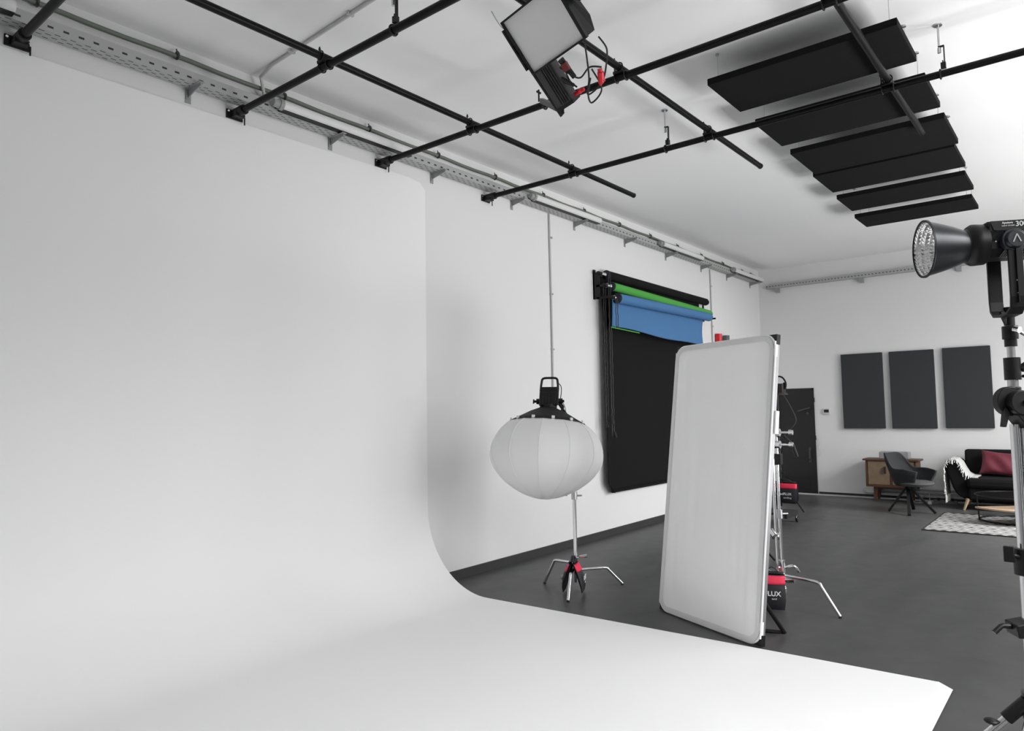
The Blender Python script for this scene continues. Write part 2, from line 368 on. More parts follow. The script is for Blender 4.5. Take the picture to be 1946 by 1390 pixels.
def coupler(x, y, label):
    t = thing('pipe_coupler', (x, y, 3.87), label, 'clamp', 'black couplers where grid pipes cross')
    m = MB()
    m.tube([(x+(.052), y+math.cos(a)*.029, 3.87+math.sin(a)*.029) for a in [PI*2*k/16 for k in range(16)]] and [(x+math.cos(a)*.031, y+.045, 3.87+math.sin(a)*.031) for a in [2*PI*k/16 for k in range(16)]], .0045, 6, closed=True)
    m.tube([(x+math.cos(a)*.031, y-.03, 3.87+math.sin(a)*.031) for a in [2*PI*k/16 for k in range(16)]], .0055, 6, closed=True)
    m.tube([(x-.045, y+math.cos(a)*.031, 3.92+math.sin(a)*.031) for a in [2*PI*k/16 for k in range(16)]], .0045, 6, closed=True)
    m.build('ring', M_black, t)
    MB().box((x-.005, y+.012, 3.895), (.07, .075, .02)).build('saddle', M_black, t, bevel=.003)
    m = MB(); m.cyl((x-.02, y+.045, 3.9), (x-.02, y+.045, 3.985), .005, n=8); m.box((x-.02, y+.045, 3.965), (.05, .014, .012)); m.cyl((x-.02, y+.045, 3.985), (x-.02, y+.045, 4.005), .009, .004, n=8)
    m.build('wing_nut', M_black, t)
coupler(2.72, 3.755, 'black pipe coupler at the crossing left of the top centre, above the cove')
coupler(4.13, 3.755, 'black pipe coupler at the crossing directly below left of the LED soft light')
coupler(5.555, 3.755, 'black pipe coupler at the crossing nearest the left wall, on the farthest wall pipe')
coupler(4.13, 2.382, 'black pipe coupler at the crossing just right of the LED soft light')
coupler(5.555, 2.382, 'black pipe coupler on the farthest wall pipe, left of the ceiling baffles')
coupler(4.13, 1.033, 'black pipe coupler at the top edge above the first ceiling baffle')
coupler(5.555, 1.033, 'black pipe coupler in front of the second ceiling baffle')
def hanger(x, y, label):
    t = thing('ceiling_hanger', (x, y, 3.87), label, 'hanger')
    m = MB(); m.cyl((x, y, 4.06), (x, y, CZ), .007, n=10); m.cyl((x, y, CZ-.008), (x, y, CZ), .028, n=16); m.cyl((x, y, 4.02), (x, y, 4.055), .011, n=8); m.build('threaded_rod', M_steel, t)
    m = MB(); m.box((x+.0, y-.028, 4.0), (.022, .006, .13)); m.box((x, y-.012, 4.063), (.022, .036, .006)); m.box((x, y-.018, 3.94), (.022, .006, .04)); m.box((x, y-.02, 3.925), (.03, .03, .04)); m.build('hook_bracket', M_black, t)
    MB().tube([(x+math.cos(a)*.031, y, 3.87+math.sin(a)*.031) for a in [2*PI*k/20 for k in range(20)]], .006, 6, closed=True).build('clamp_ring', M_black, t)
hanger(2.72, 3.10, 'black hook bracket holding a grid pipe at the top centre-left of the cove')
hanger(5.555, 2.79, 'ceiling rod and bracket holding the farthest pipe, left of the black baffles')
hanger(5.555, .715, 'ceiling rod and hook holding the farthest pipe, right of the black baffles')

# ------------------------------------------------------------------ wall services
t = thing('cable_tray', (6.6, WY, 3.93), 'perforated grey cable tray on brackets along the top of the left wall', 'cable tray')
MB().span((-3.5, 4.76, 3.936), (13.15, 4.87, 3.940)).build('tray_floor', M_trayb, t)
MB().span((-3.5, 4.756, 3.936), (13.15, 4.76, 4.012)).build('tray_side', M_trays, t); MB().span((-3.5, 4.868, 3.936), (13.15, 4.872, 4.012)).build('tray_side', M_trays, t)
br = [2.364, 3.579, 4.765, 5.986, 7.203, 8.418, 9.613, 10.839, 11.878, 12.946, 1.15, -.05]
def bracket(x, par):
    m = MB(); m.span((x-.02, WY-.006, 3.835), (x+.02, WY, 3.925))
    m.prism([(x-.003, WY-.006, 3.935), (x-.003, WY-.19, 3.935), (x-.003, WY-.19, 3.912), (x-.003, WY-.006, 3.875)], (.006, 0, 0))
    m.span((x-.02, WY-.2, 3.930), (x+.02, WY, 3.9355)); m.span((x-.018, WY-.012, 3.86), (x-.006, WY-.004, 3.925))
    return m.build('bracket', M_galv, par)
b0 = bracket(br[0], t)
for x in br[1:]:
    c = b0.copy(); COL.objects.link(c); c.parent = t; c.location = (x-br[0], 0, 0)
t = thing('cable_tray', (BX, 2, 3.9), 'perforated grey cable tray across the top of the far back wall', 'cable tray')
MB().span((BX-.10, FY+.05, 3.84), (BX-.01, 4.72, 3.844)).build('tray_floor', M_trayb2, t)
MB().span((BX-.104, FY+.05, 3.84), (BX-.10, 4.72, 3.90)).build('tray_side', M_trays2, t)
for y in (4.52, 3.07, 1.62, .2):
    m = MB(); m.span((BX-.11, y-.03, 3.755), (BX-.10+.095, y+.03, 3.84)); m.build('bracket', M_galv, t)
# tube luminaires in the tray
lum = None
xsl = [(-.1, 'white tube lamp in the wall tray at the far top left corner of the picture'), (2.98, 'white tube lamp in the wall tray behind the second grid pipe'), (6.15, 'white tube lamp in the wall tray just right of the farthest pipe flange'), (9.15, 'white tube lamp in the wall tray above the rolled backdrops'), (11.75, 'white tube lamp in the wall tray closest to the back corner')]
for x, lb in xsl:
    if lum is None:
        lum = thing('tube_lamp', (x, 4.69, 3.99), lb, 'lamp', 'white tube lamps in the wall tray')
        L = 1.36
        MB().cyl((x+.03, 4.712, 3.985), (x+L, 4.712, 3.985), .038, n=18).build('tube', M_pale, lum)
        MB().span((x+.02, 4.70, 3.944), (x+L, 4.755, 3.958)).build('mounting_rail', M_black, lum)  # black strip stands in for the shadow line beneath the tube
        m = MB(); m.lathe((x, 4.712, 3.985), (1, 0, 0), [(.02, -.05), (.03, -.05), (.034, 0), (.043, 0), (.043, .03)], 18); m.build('end_fitting', mat('grey_fitting', (.3, .3, .3), .5), lum)
    else: dup(lum, (x+.1, 0, 0), lb)
# olive conduit with clamps, spacing .852
t = thing('electrical_conduit', (6, 4.84, 4.11), 'olive-grey conduit clipped along the wall just under the ceiling', 'conduit')
def cz(x): return 4.135-.0055*(x-2.3)
pts = [(-3.4+i*.2133, 4.85, cz(-3.4+i*.2133)-.012*math.sin(PI*((-3.4+i*.2133-2.264) % .852)/.852)) for i in range(79) if -3.4+i*.2133 < 13.1]
MB().tube(pts, .0165, 10).build('conduit', M_cond, t)
c0 = None
for k in range(-5, 13):
    x = 2.264+.852*k
    if c0 is None:
        m = MB(); m.tube([(x, 4.85+math.cos(a)*.023, cz(2.264)+math.sin(a)*.023) for a in [2*PI*q/14 for q in range(14)]], .009, 6, closed=True); m.cyl((x, 4.85, cz(2.264)+.02), (x, 4.86, cz(2.264)+.05), .005, n=8); m.box((x, 4.87, cz(2.264)), (.02, .04, .012))
        c0 = m.build('pipe_clip', mat('dark_clip', (.10, .10, .10), .35, .8), t); x00 = x
    else:
        c = c0.copy(); COL.objects.link(c); c.parent = t; c.location = (x-x00, 0, cz(x)-cz(2.264))
m = MB(); m.cyl((12.85, 4.84, cz(13)), (13.12, 4.84, cz(13)-.02), .03, n=12); m.cyl((13.1, 4.84, cz(13)-.01), (13.1, 4.84, cz(13)-.09), .018, n=10); m.build('corner_joint', M_black, t)
def wall_conduit(x, z0, z1, label):
    t = thing('wall_conduit', (x, WY, z0), label, 'conduit')
    MB().tube([(x, WY-.014, z0), (x, WY-.014, z0+(z1-z0)*.5), (x-.012, WY-.014, z1)], .011, 8).build('conduit', M_wcond, t)
    for z in (z1-.28, z1-.95, z1-1.6):
        m = MB(); m.box((x+.022, WY-.012, z), (.022, .024, .02)); m.box((x, WY-.014, z), (.034, .028, .012)); m.build('pipe_clip', M_steel, t)
wall_conduit(6.68, 1.45, 3.93, 'thin grey conduit dropping down the left wall above the lantern light')
wall_conduit(11.18, .12, 3.925, 'thin grey conduit dropping down the wall right of the coloured backdrops')
t = thing('ceiling_conduit', (2.8, 3.5, CZ-.01), 'thin grey conduit crossing the ceiling above the cove', 'conduit')
MB().tube([(2.93, 4.83, 4.06), (2.88, 4.8, 4.19), (2.85, 4.60, CZ-.014), (2.80, 3.4, CZ-.014), (2.62, -1.85, CZ-.014)], .013, 8).build('conduit', M_wcond, t)
for y in (4.32, 3.62, 2.7): MB().box((2.8+(y-3.4)*.035, y, CZ-.012), (.05, .02, .024)).build('pipe_clip', M_wcond, t)

# ------------------------------------------------------------------ ceiling baffles
bl = ['black felt ceiling baffle nearest the camera, largest of the six', 'black felt ceiling baffle second from the camera, crossed by the farthest pipe', 'black felt ceiling baffle third from the camera, touching the next one', 'black felt ceiling baffle fourth from the camera', 'black felt ceiling baffle fifth from the camera, second smallest in view', 'black felt ceiling baffle farthest from the camera, smallest in view']
bc = [(5.165, 1.465, .62), (6.135, 1.47, .65), (7.10, 1.48, .76), (7.90, 1.52, .72), (8.88, 1.56, .66), (9.87, 1.62, .6)]
b0 = None
for (x, y, w), lb in zip(bc, bl):
    if b0 is None:
        b0 = thing('ceiling_baffle', (x, y, 4.0), lb, 'acoustic panel', 'black ceiling baffles')
        MB().span((x-w/2, y-.625, 3.972), (x+w/2, y+.625, 4.022)).build('felt_panel', M_foam, b0, bevel=.004)
        for sx in (-1, 1):
            for sy in (-1, 1):
                m = MB(); m.cyl((x+sx*.24, y+sy*.57, 4.02), (x+sx*.24, y+sy*.57, CZ), .0022, n=6); m.cyl((x+sx*.24, y+sy*.57, CZ-.012), (x+sx*.24, y+sy*.57, CZ), .014, n=10); m.cyl((x+sx*.24, y+sy*.57, 4.02), (x+sx*.24, y+sy*.57, 4.045), .006, n=8); m.build('wire_hanger', M_steel, b0)
        first = (x, y)
    else:
        d = dup(b0, (x-first[0], y-first[1], 0), lb); d.scale = (w/.62, 1, 1)
# ------------------------------------------------------------------ grey wall panels, thermostat
for y0, y1, z0, z1, lb in [(2.81, 3.47, 1.227, 2.524, 'dark grey acoustic panel on the back wall, nearest the door'), (2.045, 2.705, 1.227, 2.523, 'dark grey acoustic panel in the middle of the three on the back wall'), (1.27, 1.923, 1.232, 2.530, 'dark grey acoustic panel on the back wall beside the tall lamp stand')]:
    tag(MB().span((BX-.055, y0, z0), (BX-.004, y1, z1)).build('acoustic_panel', M_grey, bevel=.006, origin=(BX, (y0+y1)/2, z0)), lb, 'acoustic panel', 'grey acoustic panels on the back wall')
t = thing('thermostat', (BX, 3.76, 1.5), 'small white wall thermostat with a black display beside the door', 'thermostat')
MB().span((BX-.025, 3.70, 1.475), (BX, 3.815, 1.585)).build('housing', mat('thermostat_white', (.62, .62, .62), .4), t, bevel=.004)
MB().span((BX-.028, 3.717, 1.51), (BX-.024, 3.797, 1.562)).build('display', M_blackm, t)
m = MB(); m.tube(smooth_path([(BX-.01, 3.95, 1.05), (BX-.012, 3.90, .98), (BX-.012, 3.93, .88), (BX-.012, 3.88, .8), (BX-.012, 3.93, .72)]), .0025, 6)
tag(m.build('loose_wire', M_wcond, origin=(BX, 3.92, .9)), 'thin loose wire dangling on the wall beside the black door', 'wire')

# ------------------------------------------------------------------ backdrop rolls
t = thing('backdrop_bracket', (7.66, WY, 3.2), 'black wall bracket holding the three backdrop rolls at their near end', 'bracket')
m = MB(); m.span((7.60, WY-.02, 3.02), (7.64, WY, 3.40)); m.span((7.60, WY-.10, 3.02), (7.612, WY, 3.36)); m.span((7.60, WY-.19, 3.17), (7.612, WY-.05, 3.20)); m.span((7.60, WY-.29, 3.015), (7.612, WY-.05, 3.04)); m.build('plate', M_black, t)
for y, z in ((4.80, 3.345), (4.72, 3.185), (4.62, 3.02)):
    m = MB(); m.cyl((7.59, y, z), (7.66, y, z), .026, n=16); m.cyl((7.57, y, z), (7.60, y, z), .02, n=12); m.build('roller_hook', M_black, t)
for y, z in ((4.80, 3.345), (4.72, 3.185), (4.62, 3.02)):
    m = MB(); m.cyl((7.66, y, z), (7.74, y, z), .012, .03, n=12); m.tube([(7.655, y+math.cos(a)*.026, z+math.sin(a)*.026) for a in [2*PI*k/16 for k in range(16)]], .004, 6, closed=True)
    m.build('spindle', M_chrome, t)
t = thing('backdrop_bracket', (10.85, WY, 3.2), 'black wall bracket holding the three backdrop rolls at their far end', 'bracket')
m = MB(); m.span((10.84, WY-.02, 3.04), (10.87, WY, 3.36)); m.span((10.855, WY-.11, 3.31), (10.867, WY-.01, 3.335)); m.span((10.80, WY-.19, 3.115), (10.812, WY-.01, 3.135)); m.span((10.68, WY-.29, 3.02), (10.692, WY-.01, 3.045)); m.span((10.68, WY-.02, 3.02), (10.87, WY-.012, 3.05)); m.build('plate', M_black, t)
def roll(y, za, zb, xa, xb, r, ma, label, cat='backdrop'):
    t = thing('backdrop_roll', (xa, y, za), label, cat, 'wall-mounted backdrop rolls')
    MB().cyl((xa, y, za), (xb, y, zb), r, n=28).build('paper_roll', ma, t)
    m = MB(); m.lathe((xa, y, za), (-1, 0, 0), [(r+.004, -.012), (r+.004, .006), (r*.8, .02), (.022, .025), (.022, .045)], 24); m.build('end_hub', M_bluedark, t)
    m = MB(); m.cyl((xb, y, zb), (xb+.04, y, zb), r*.8, n=16); m.cyl((xb+.04, y, zb), (xb+.08, y, zb), .02, n=12); m.build('far_hub', M_black, t)
    return t
t1 = roll(4.80, 3.35, 3.325, 7.78, 10.78, .056, M_bdrop, 'black paper backdrop roll at the top, pulled down nearly to the floor')
def sheet(x0, x1, y, z1, z0, bow=.015):
    return MB().grid(lambda u, v: V((x0+(x1-x0)*u + (-.06*math.exp(-u*14)*0), y+bow*math.sin(PI*v)*math.cos(PI*2*u)*.5 - .05*math.exp(-u*22)*0, z1+(z0-z1)*v)), 24, 24)
def bsheet(u, v):
    x = 7.70+(10.62-7.70)*u; z = 3.33+(.565-3.33)*v
    curl = max(0, 1-u/.05); y = 4.845-.06*curl*curl*min(1, v*3)
    if v > .955 and u < .05: x += (1-u/.05)*(v-.955)/.045*.14
    return V((x, y, z))
MB().grid(bsheet, 60, 44).build('hanging_paper', M_bdrop, t1, solid=.004)
MB().cyl((7.86, 4.84, .572), (10.6, 4.84, .572), .014, n=10).build('bottom_weight', M_bdrop, t1)
t2 = roll(4.72, 3.19, 3.125, 7.775, 10.72, .053, M_green, 'rolled-up green paper backdrop, middle of the three wall rolls')
t3 = roll(4.62, 3.02, 3.035, 7.735, 10.48, .064, M_blue, 'blue paper backdrop roll with a short sheet hanging, lowest of three')
def blues(u, v):
    z0 = 2.665-.085*u+.012*math.sin(u*9)
    return V((7.70+(10.38-7.70)*u-.05*math.sin(v*PI)*(u > .93)*(u-.93)/.07, 4.672+.012*v*v, 3.02+(z0-3.02)*v))
MB().grid(blues, 40, 20).build('hanging_paper', M_blue, t3, solid=.003)
MB().cyl((7.69, 4.69, 2.655), (8.4, 4.69, 2.635), .008, n=8).build('green_hem', M_green, t3)
def chain(x, y, z0, z1, ma, par):
    m = MB()
    for dx in (-.022, .022):
        n = int((z0-z1)/.05); m.tube([(x+dx+.004*math.sin(i*1.7), y+.003*math.cos(i*2.3), z0+(z1-z0)*i/n) for i in range(n+1)], .006, 6)
    m.tube([(x+.022*math.cos(a), y, z1+.02*math.sin(a)) for a in [PI+PI*k/8 for k in range(9)]], .006, 6)
    m.build('pull_chain', ma, par)
chain(7.62, 4.56, 3.0, 2.66, M_cable, t3)
chain(7.66, 4.76, 3.2, 1.42, M_cable, t2)
chain(7.69, 4.70, 3.35, 1.30, M_cable, t1)
MB().cyl((7.68, 4.70, 1.44), (7.68, 4.70, 1.54), .02, n=10).build('chain_weight', M_blackm, t1); MB().cyl((7.72, 4.68, 1.27), (7.70, 4.69, 1.34), .018, n=10).build('chain_weight', M_blackm, t1)
# two short tubes on the wall
tag(MB().cyl((11.33, WY-.055, 2.52), (11.33, WY-.055, 2.855), .052, n=20).build('wall_cylinder', M_redp, origin=(11.33, WY, 2.5)), 'small red cylinder on the wall above the scrim frame', 'cylinder')
tag(MB().cyl((11.64, WY-.055, 2.52), (11.64, WY-.055, 2.85), .055, n=20).build('wall_cylinder', mat('mid_grey_plastic', (.11, .11, .11), .5), origin=(11.64, WY, 2.5)), 'small dark grey cylinder on the wall right of the red one', 'cylinder')

# ------------------------------------------------------------------ lights: soft LED fixture on the grid
CAM0 = V((0, 0, 1.6)); LC = V((3.391, 2.497, 3.931)); LU = V((.642, -.184, -.744)).normalized(); LV = V((-.041, -.978, .206)); LV = (LV-LU*LV.dot(LU)).normalized(); LN = LU.cross(LV).normalized()
if LN.dot(V((-.766, -.101, -.635))) < 0: LN = -LN
def lp(a, b, c=0): return LC+LU*a+LV*b+LN*c
ax = (LU, LV, LN)
t = thing('soft_light', tuple(LC), 'square black LED soft light with red connectors hanging from the pipe grid', 'light')
m = MB(); m.box(lp(0, 0, -.065), (.355, .425, .07), ax)
m.prism([lp(-.17, .212, 0), lp(.178, .212, 0), lp(.178, .225, -.14), lp(.09, .24, -.16), lp(-.17, .22, -.14)], LV*-.02)
m.box(lp(-.0, 0, -.115), (.30, .36, .05), ax); m.build('housing', M_plas, t, bevel=.004)
m = MB()
for s in (-1, 1): m.box(lp(.178*s, 0, -.012), (.012, .437, .036), ax); m.box(lp(0, .213*s, -.012), (.355, .012, .036), ax)
m.build('front_frame', M_black, t)
MB().box(lp(0, 0, -.02), (.346, .416, .012), ax).build('diffuser', M_led, t)
cb = MB().box(lp(.315, -.148, -.075), (.27, .13, .10), ax).build('control_box', M_fin, t, bevel=.005)
m = MB()
for k in range(5): m.box(lp(.31, -.165+k*.017, -.022), (.25, .006, .012), ax)
m.build('cooling_fin', mat('dark_fin', (.015, .015, .016), .4), cb)
MB().box(lp(.455, -.148, -.075), (.02, .135, .12), ax).build('end_plate', M_black, cb)
m = MB(); m.bar(lp(-.14, -.245, -.04), lp(.14, -.245, -.04), .012, .055, LN); m.bar(lp(.10, -.24, -.07), lp(.50, -.235, -.09), .012, .06, LN)
m.cyl(lp(.0, -.25, -.05), lp(0, -.21, -.05), .03, n=16); m.cyl(lp(-.05, .22, -.08), lp(-.05, .275, -.09), .022, n=16)
m.tube([lp(-.05+.036*math.cos(a), .262, -.085+.036*math.sin(a)) for a in [2*PI*k/20 for k in range(20)]], .008, 8, closed=True)
m.build('yoke', M_black, t)
SS = .874; LC2 = CAM0+(LC-CAM0)*SS
def un(p): return LC+(V(p)-LC2)/SS
m = MB(); m.bar(lp(.47, -.22, -.09), un((4.12, 3.06, 3.90)), .03, .04); m.tube([un((4.13+math.cos(a)*.034, 3.04, 3.87+math.sin(a)*.034)) for a in [2*PI*k/20 for k in range(20)]], .008, 8, closed=True); m.cyl(un((4.1, 3.07, 3.89)), un((4.1, 3.07, 3.98)), .007, n=8); m.box(un((4.1, 3.07, 3.96)), (.05, .014, .014)); m.build('pipe_clamp', M_black, t)
MB().tube(smooth_path([lp(-.10, -.21, -.02), lp(-.17, -.23, .0), lp(-.27, -.24, -.02)]), .0025, 6).build('safety_wire', M_steel, t)
cabs = [[lp(.21, .15, -.08), lp(.30, .10, -.10), lp(.40, .04, -.12), lp(.48, -.02, -.12), lp(.46, .10, -.14), lp(.36, .2, -.14)],
        [lp(.24, -.06, -.06), lp(.30, -.02, -.04), lp(.36, .02, -.06), lp(.34, .10, -.08), lp(.38, .16, -.1)],
        [lp(.23, -.03, -.05), lp(.34, -.06, -.08), lp(.40, -.04, -.08)],
        [lp(.40, .06, -.1), lp(.48, -.02, -.12), lp(.54, -.04, -.15), lp(.50, .06, -.16), lp(.36, .08, -.14)],
        [lp(.36, .2, -.14), lp(.30, .24, -.12), lp(.22, .24, -.1)]]
for c in cabs: MB().tube(smooth_path(c), .0055, 8).build('cable', M_cable, t)
MB().cyl(lp(.20, -.03, -.06), lp(.34, -.02, -.08), .022, .016, n=12).build('plug', M_cable, t); MB().cyl(lp(.30, -.09, -.05), lp(.38, -.04, -.06), .018, .01, n=12).build('plug', M_cable, t)
m = MB(); m.box(lp(.255, -.02, -.048), (.05, .040, .030), ax); m.build('red_plug_band', mat('dark_red_plastic', (.18, .01, .01), .4), t)
m = MB(); m.cyl(lp(.43, -.10, -.09), lp(.435, -.01, -.09), .012, n=10); m.cyl(lp(.44, -.095, -.09), lp(.46, -.12, -.09), .014, n=10); m.ell(lp(.43, -.045, -.09), .02, .016, .016); m.build('red_twist_grip', M_redp, t)
m = MB(); m.cyl(lp(.405, .125, -.13), lp(.46, .095, -.13), .022, .02, n=12); m.cyl(lp(.385, .13, -.13), lp(.41, .12, -.13), .015, n=12); m.cyl(lp(.455, .12, -.13), lp(.465, .08, -.13), .012, n=10); m.build('red_connector', M_redp, t)
t.location = LC2; t.scale = (SS, SS, SS)

# ------------------------------------------------------------------ sandbags
def sandbag(c, wdir, w, h, spread, label, word, sub, name='sandbag', droop=.02, tilt=0):
    """two pouches hung over a bar: c = top centre, wdir = direction of the bag's width"""
    c = V(c); W = V(wdir).normalized(); N = W.cross(V((0, 0, 1))).normalized()
    t = thing(name, (c.x, c.y, c.z), label, 'sandbag', 'black and red saddle sandbags')
    for s in (1, -1):
        def fn(u, v, side=1):
            x = (u-.5)*w*(1-.12*max(0, v-.75)*4*abs(2*u-1)); z = -v*h
            puff = .030*math.sin(PI*min(1, max(0, u)))**.5*math.sin(PI*min(1, .12+v*.88))**.6 if 0 < u < 1 and v < 1 else .002
            off = .014+spread*math.sin(v*PI/2)
            return c+W*x+V((0, 0, z))+N*s*(off+side*puff)
        m = MB(); m.grid(lambda u, v: fn(u, v, 1), 12, 14); m.grid(lambda u, v: fn(u, v, -1), 12, 14)
        m.build('pouch', M_nyl, t)
        m = MB(); m.grid(lambda u, v: fn(u*.996+.002, .02+v*.24, 1)+N*s*.003, 12, 4); m.build('red_band', M_red, t, solid=.002)
        q = fn(.5, .58, 1)+N*s*.004; R = W*(1 if (W.cross(V((0, 0, 1)))).dot(N*s) > 0 else -1)
        if R.cross(V((0, 0, 1))).dot(N*s) < 0: R = -R
        ts = min(w*.27, w*.78/(.66*len(word))); text(word, q-R*w*.34, R, (0, 0, 1), ts, M_white, t, bold=.0012*ts/.05)
        text(sub, q-R*w*.06-V((0, 0, w*.15)), R, (0, 0, 1), w*.11, M_white, t)
    m = MB(); m.grid(lambda u, v: c+W*(u-.5)*w*.9+N*(v-.5)*.06+V((0, 0, .012+.008*math.sin(PI*v))), 6, 6); m.build('bridge', M_nyl, t, solid=.006)
    m = MB(); m.grid(lambda u, v: c+W*((u-.5)*w*.55)+N*(v-.5)*.03+V((0, 0, .015+.04*math.sin(PI*u))), 14, 2); m.build('carry_handle', M_nyl, t, solid=.006)
    return t

# ------------------------------------------------------------------ lantern light on its stand
def cstand(base, feet, top, r=.0165, hub=.24, name='light_stand', label='', legm=M_chrome, low=.06):
    b = V(base); z0 = fz(b.x)
    t = thing(name, (b.x, b.y, z0), label, 'light stand')
    m = MB(); m.cyl((b.x, b.y, z0+low), (b.x, b.y, top*.55), r, n=16); m.build('column', legm, t)
    m = MB(); m.cyl((b.x, b.y, top*.55), (b.x, b.y, top), r*.72, n=16); m.build('riser', legm, t)
    m = MB(); m.cyl((b.x, b.y, top*.55-.05), (b.x, b.y, top*.55+.02), r*1.6, n=14); m.cyl((b.x, b.y, top*.55-.015), (b.x+.05, b.y-.05, top*.55-.015), .008, n=8); m.build('collar', M_steel, t)
    m = MB(); m.cyl((b.x, b.y, z0+hub-.05), (b.x, b.y, z0+hub+.05), r*1.7, n=16); m.build('leg_hub', M_steel, t)
    for i, (fx, fy) in enumerate(feet):
        f = V((fx, fy, fz(fx)+.012)); hz = z0+hub-.03*i
        d = V((fx-b.x, fy-b.y, 0)); k = b.x, b.y
        e = V((b.x, b.y, hz))+d*.66; e.z = hz-.0
        pts = [V((b.x, b.y, hz)), V((b.x, b.y, hz))+d*.3, e-d*.08, e+V((0, 0, -.004))+d*.0, e+(f-e)*.12, f]
        m = MB(); m.tube([pts[0], pts[1]]+smooth_path([pts[2], e+(f-e)*.03, e+(f-e)*.14], 4)+[f], .0125, 10); lg = m.build('leg', legm, t)
        MB().cyl(f+V((0, 0, .004)), f-V((0, 0, .012)), .0125, n=10).build('foot_tip', M_rubber, lg)
    return t
SB = (5.40, 3.73)
t = cstand(SB, [(5.40, 4.085), (5.0, 3.54), (5.765, 3.468)], 1.55, hub=.23, label='chrome three-legged light stand under the white lantern light')
m = MB(); m.cyl((5.36, 3.72, .95), (5.22, 3.70, .885), .008, n=8); m.cyl((5.235, 3.70, .90), (5.215, 3.70, .86), .022, .019, n=12); m.cyl((SB[0]-.02, SB[1], .95), (SB[0]+.02, SB[1], .95), .03, n=12); m.build('grip_knob', M_plas, t)
for z in (.30, .34): pass
m = MB(); m.cyl((SB[0]+.015, SB[1]-.03, .29), (SB[0]+.05, SB[1]-.09, .30), .010, .016, n=10); m.build('lock_screw', M_chrome, t)
ld = V((-.40, -.19, 0)).normalized()
sandbag((5.29, 3.68, .266), ld, .20, .25, .07, 'black and red sandbag straddling a leg of the lantern light stand', 'FLUX', 'sand')
LCn = V((5.079, 3.805, 1.208)); LA = V((.0, .09, 1)).normalized()
# tilt axis: lamp slightly leaning to the left of the picture
LA = V((.165, .031, 1)).normalized()
lu, lw = perp(LA)
t = thing('lantern_light', tuple(LCn), 'white round fabric lantern light with a black lamp head on top', 'light')
RL, HB, HT = .503, .375, .30
NSEG = 12
def lanf(u, v):
    a = 2*PI*u; k = (u*NSEG) % 1; bulge = 1-.028*math.sin(PI*k)
    vv = v; zt = -HB+(HB+HT)*vv
    if zt < 0: r = RL*max(0, 1-(abs(zt)/HB)**1.75)**.60
    else: r = RL*(1-(zt/(HT*1.28))**2.3)**.52
    return LCn+LA*zt+(lu*math.cos(a)+lw*math.sin(a))*r*bulge
MB().grid(lanf, 96, 40).build('globe', M_lant, t)
m = MB()
for k in range(NSEG): m.tube([lanf(k/NSEG, .004+.992*j/40)*1.0+(lanf(k/NSEG, .004+.992*j/40)-LCn).normalized()*.0005 for j in range(41)], .003, 5)
m.build('seam_rib', M_seam, t)
rt = RL*(1-(1/1.28)**2.3)**.52
m = MB(); m.lathe(LCn, LA, [(rt+.012, HT-.004), (rt-.06, HT+.035), (.16, HT+.095), (.085, HT+.128), (.07, HT+.128)], 40, caps=(False, True)); m.build('black_skirt', M_blackm, t, solid=.003)
for k in range(NSEG):
    a = 2*PI*(k+.5)/NSEG; q = lu*math.cos(a)+lw*math.sin(a); tn = q.cross(LA)
    MB().box(LCn+LA*(HT+.004)+q*(rt+.004), (.026, .012, .034), (tn, q, LA)).build('tension_tab', M_hemw, t)
# lamp head
vr = V((.636, -.772, 0)); vf = V((.772, .636, 0))         # side-to-side and away, seen from the camera
hx = (vr, vf, LA); HC = LCn+LA*(HT+.24)
def hp(a, b, c): return HC+vr*a+vf*b+LA*c
m = MB(); m.box(hp(0, 0, .0), (.17, .14, .17), hx); m.box(hp(0, 0, -.07), (.15, .12, .04), hx); m.cyl(hp(0, 0, -.115), hp(0, 0, -.07), .078, n=24); m.build('lamp_body', M_plas, t, bevel=.01)
m = MB()
for k in range(5): m.box(hp(-.056+k*.028, -.071, -.02), (.004, .006, .09), hx)
m.box(hp(0, -.072, .035), (.13, .004, .003), hx)
m.build('vent_rib', mat('vent_grey', (.03, .03, .032), .4), t)
m = MB(); m.tube(smooth_path([hp(-.078, -.03, .05), hp(-.074, -.03, .12), hp(-.062, -.03, .162), hp(.0, -.03, .168), hp(.058, -.03, .162), hp(.072, -.03, .12), hp(.078, -.03, .05)], 5), .0105, 8); m.build('carry_handle', M_plas, t)
m = MB(); m.cyl(hp(-.14, 0, -.045), hp(.14, 0, -.045), .012, n=10); m.cyl(hp(-.11, 0, -.045), hp(-.085, 0, -.045), .025, n=12); m.cyl(hp(.085, 0, -.045), hp(.125, 0, -.045), .025, n=12); m.box(hp(-.135, 0, -.045), (.012, .02, .04), hx)
m.tube(smooth_path([hp(.10, .0, -.05), hp(.125, .08, -.05), hp(.1, .16, -.06), (SB[0], SB[1], 1.50)]), .012, 8); m.build('yoke', M_plas, t)
m = MB(); m.tube(smooth_path([hp(.08, 0, .12), hp(.105, .0, .09), hp(.11, .0, .04), hp(.105, 0, -.03)]), .004, 6); m.tube(smooth_path([hp(.10, 0, -.06), hp(.135, .0, -.1), hp(.10, .0, -.145), hp(.05, 0, -.13)]), .009, 8); m.tube(smooth_path([hp(.125, 0, -.05), hp(.155, .0, -.12), hp(.16, .02, -.21)]), .003, 6); m.build('cable', M_cable, t)

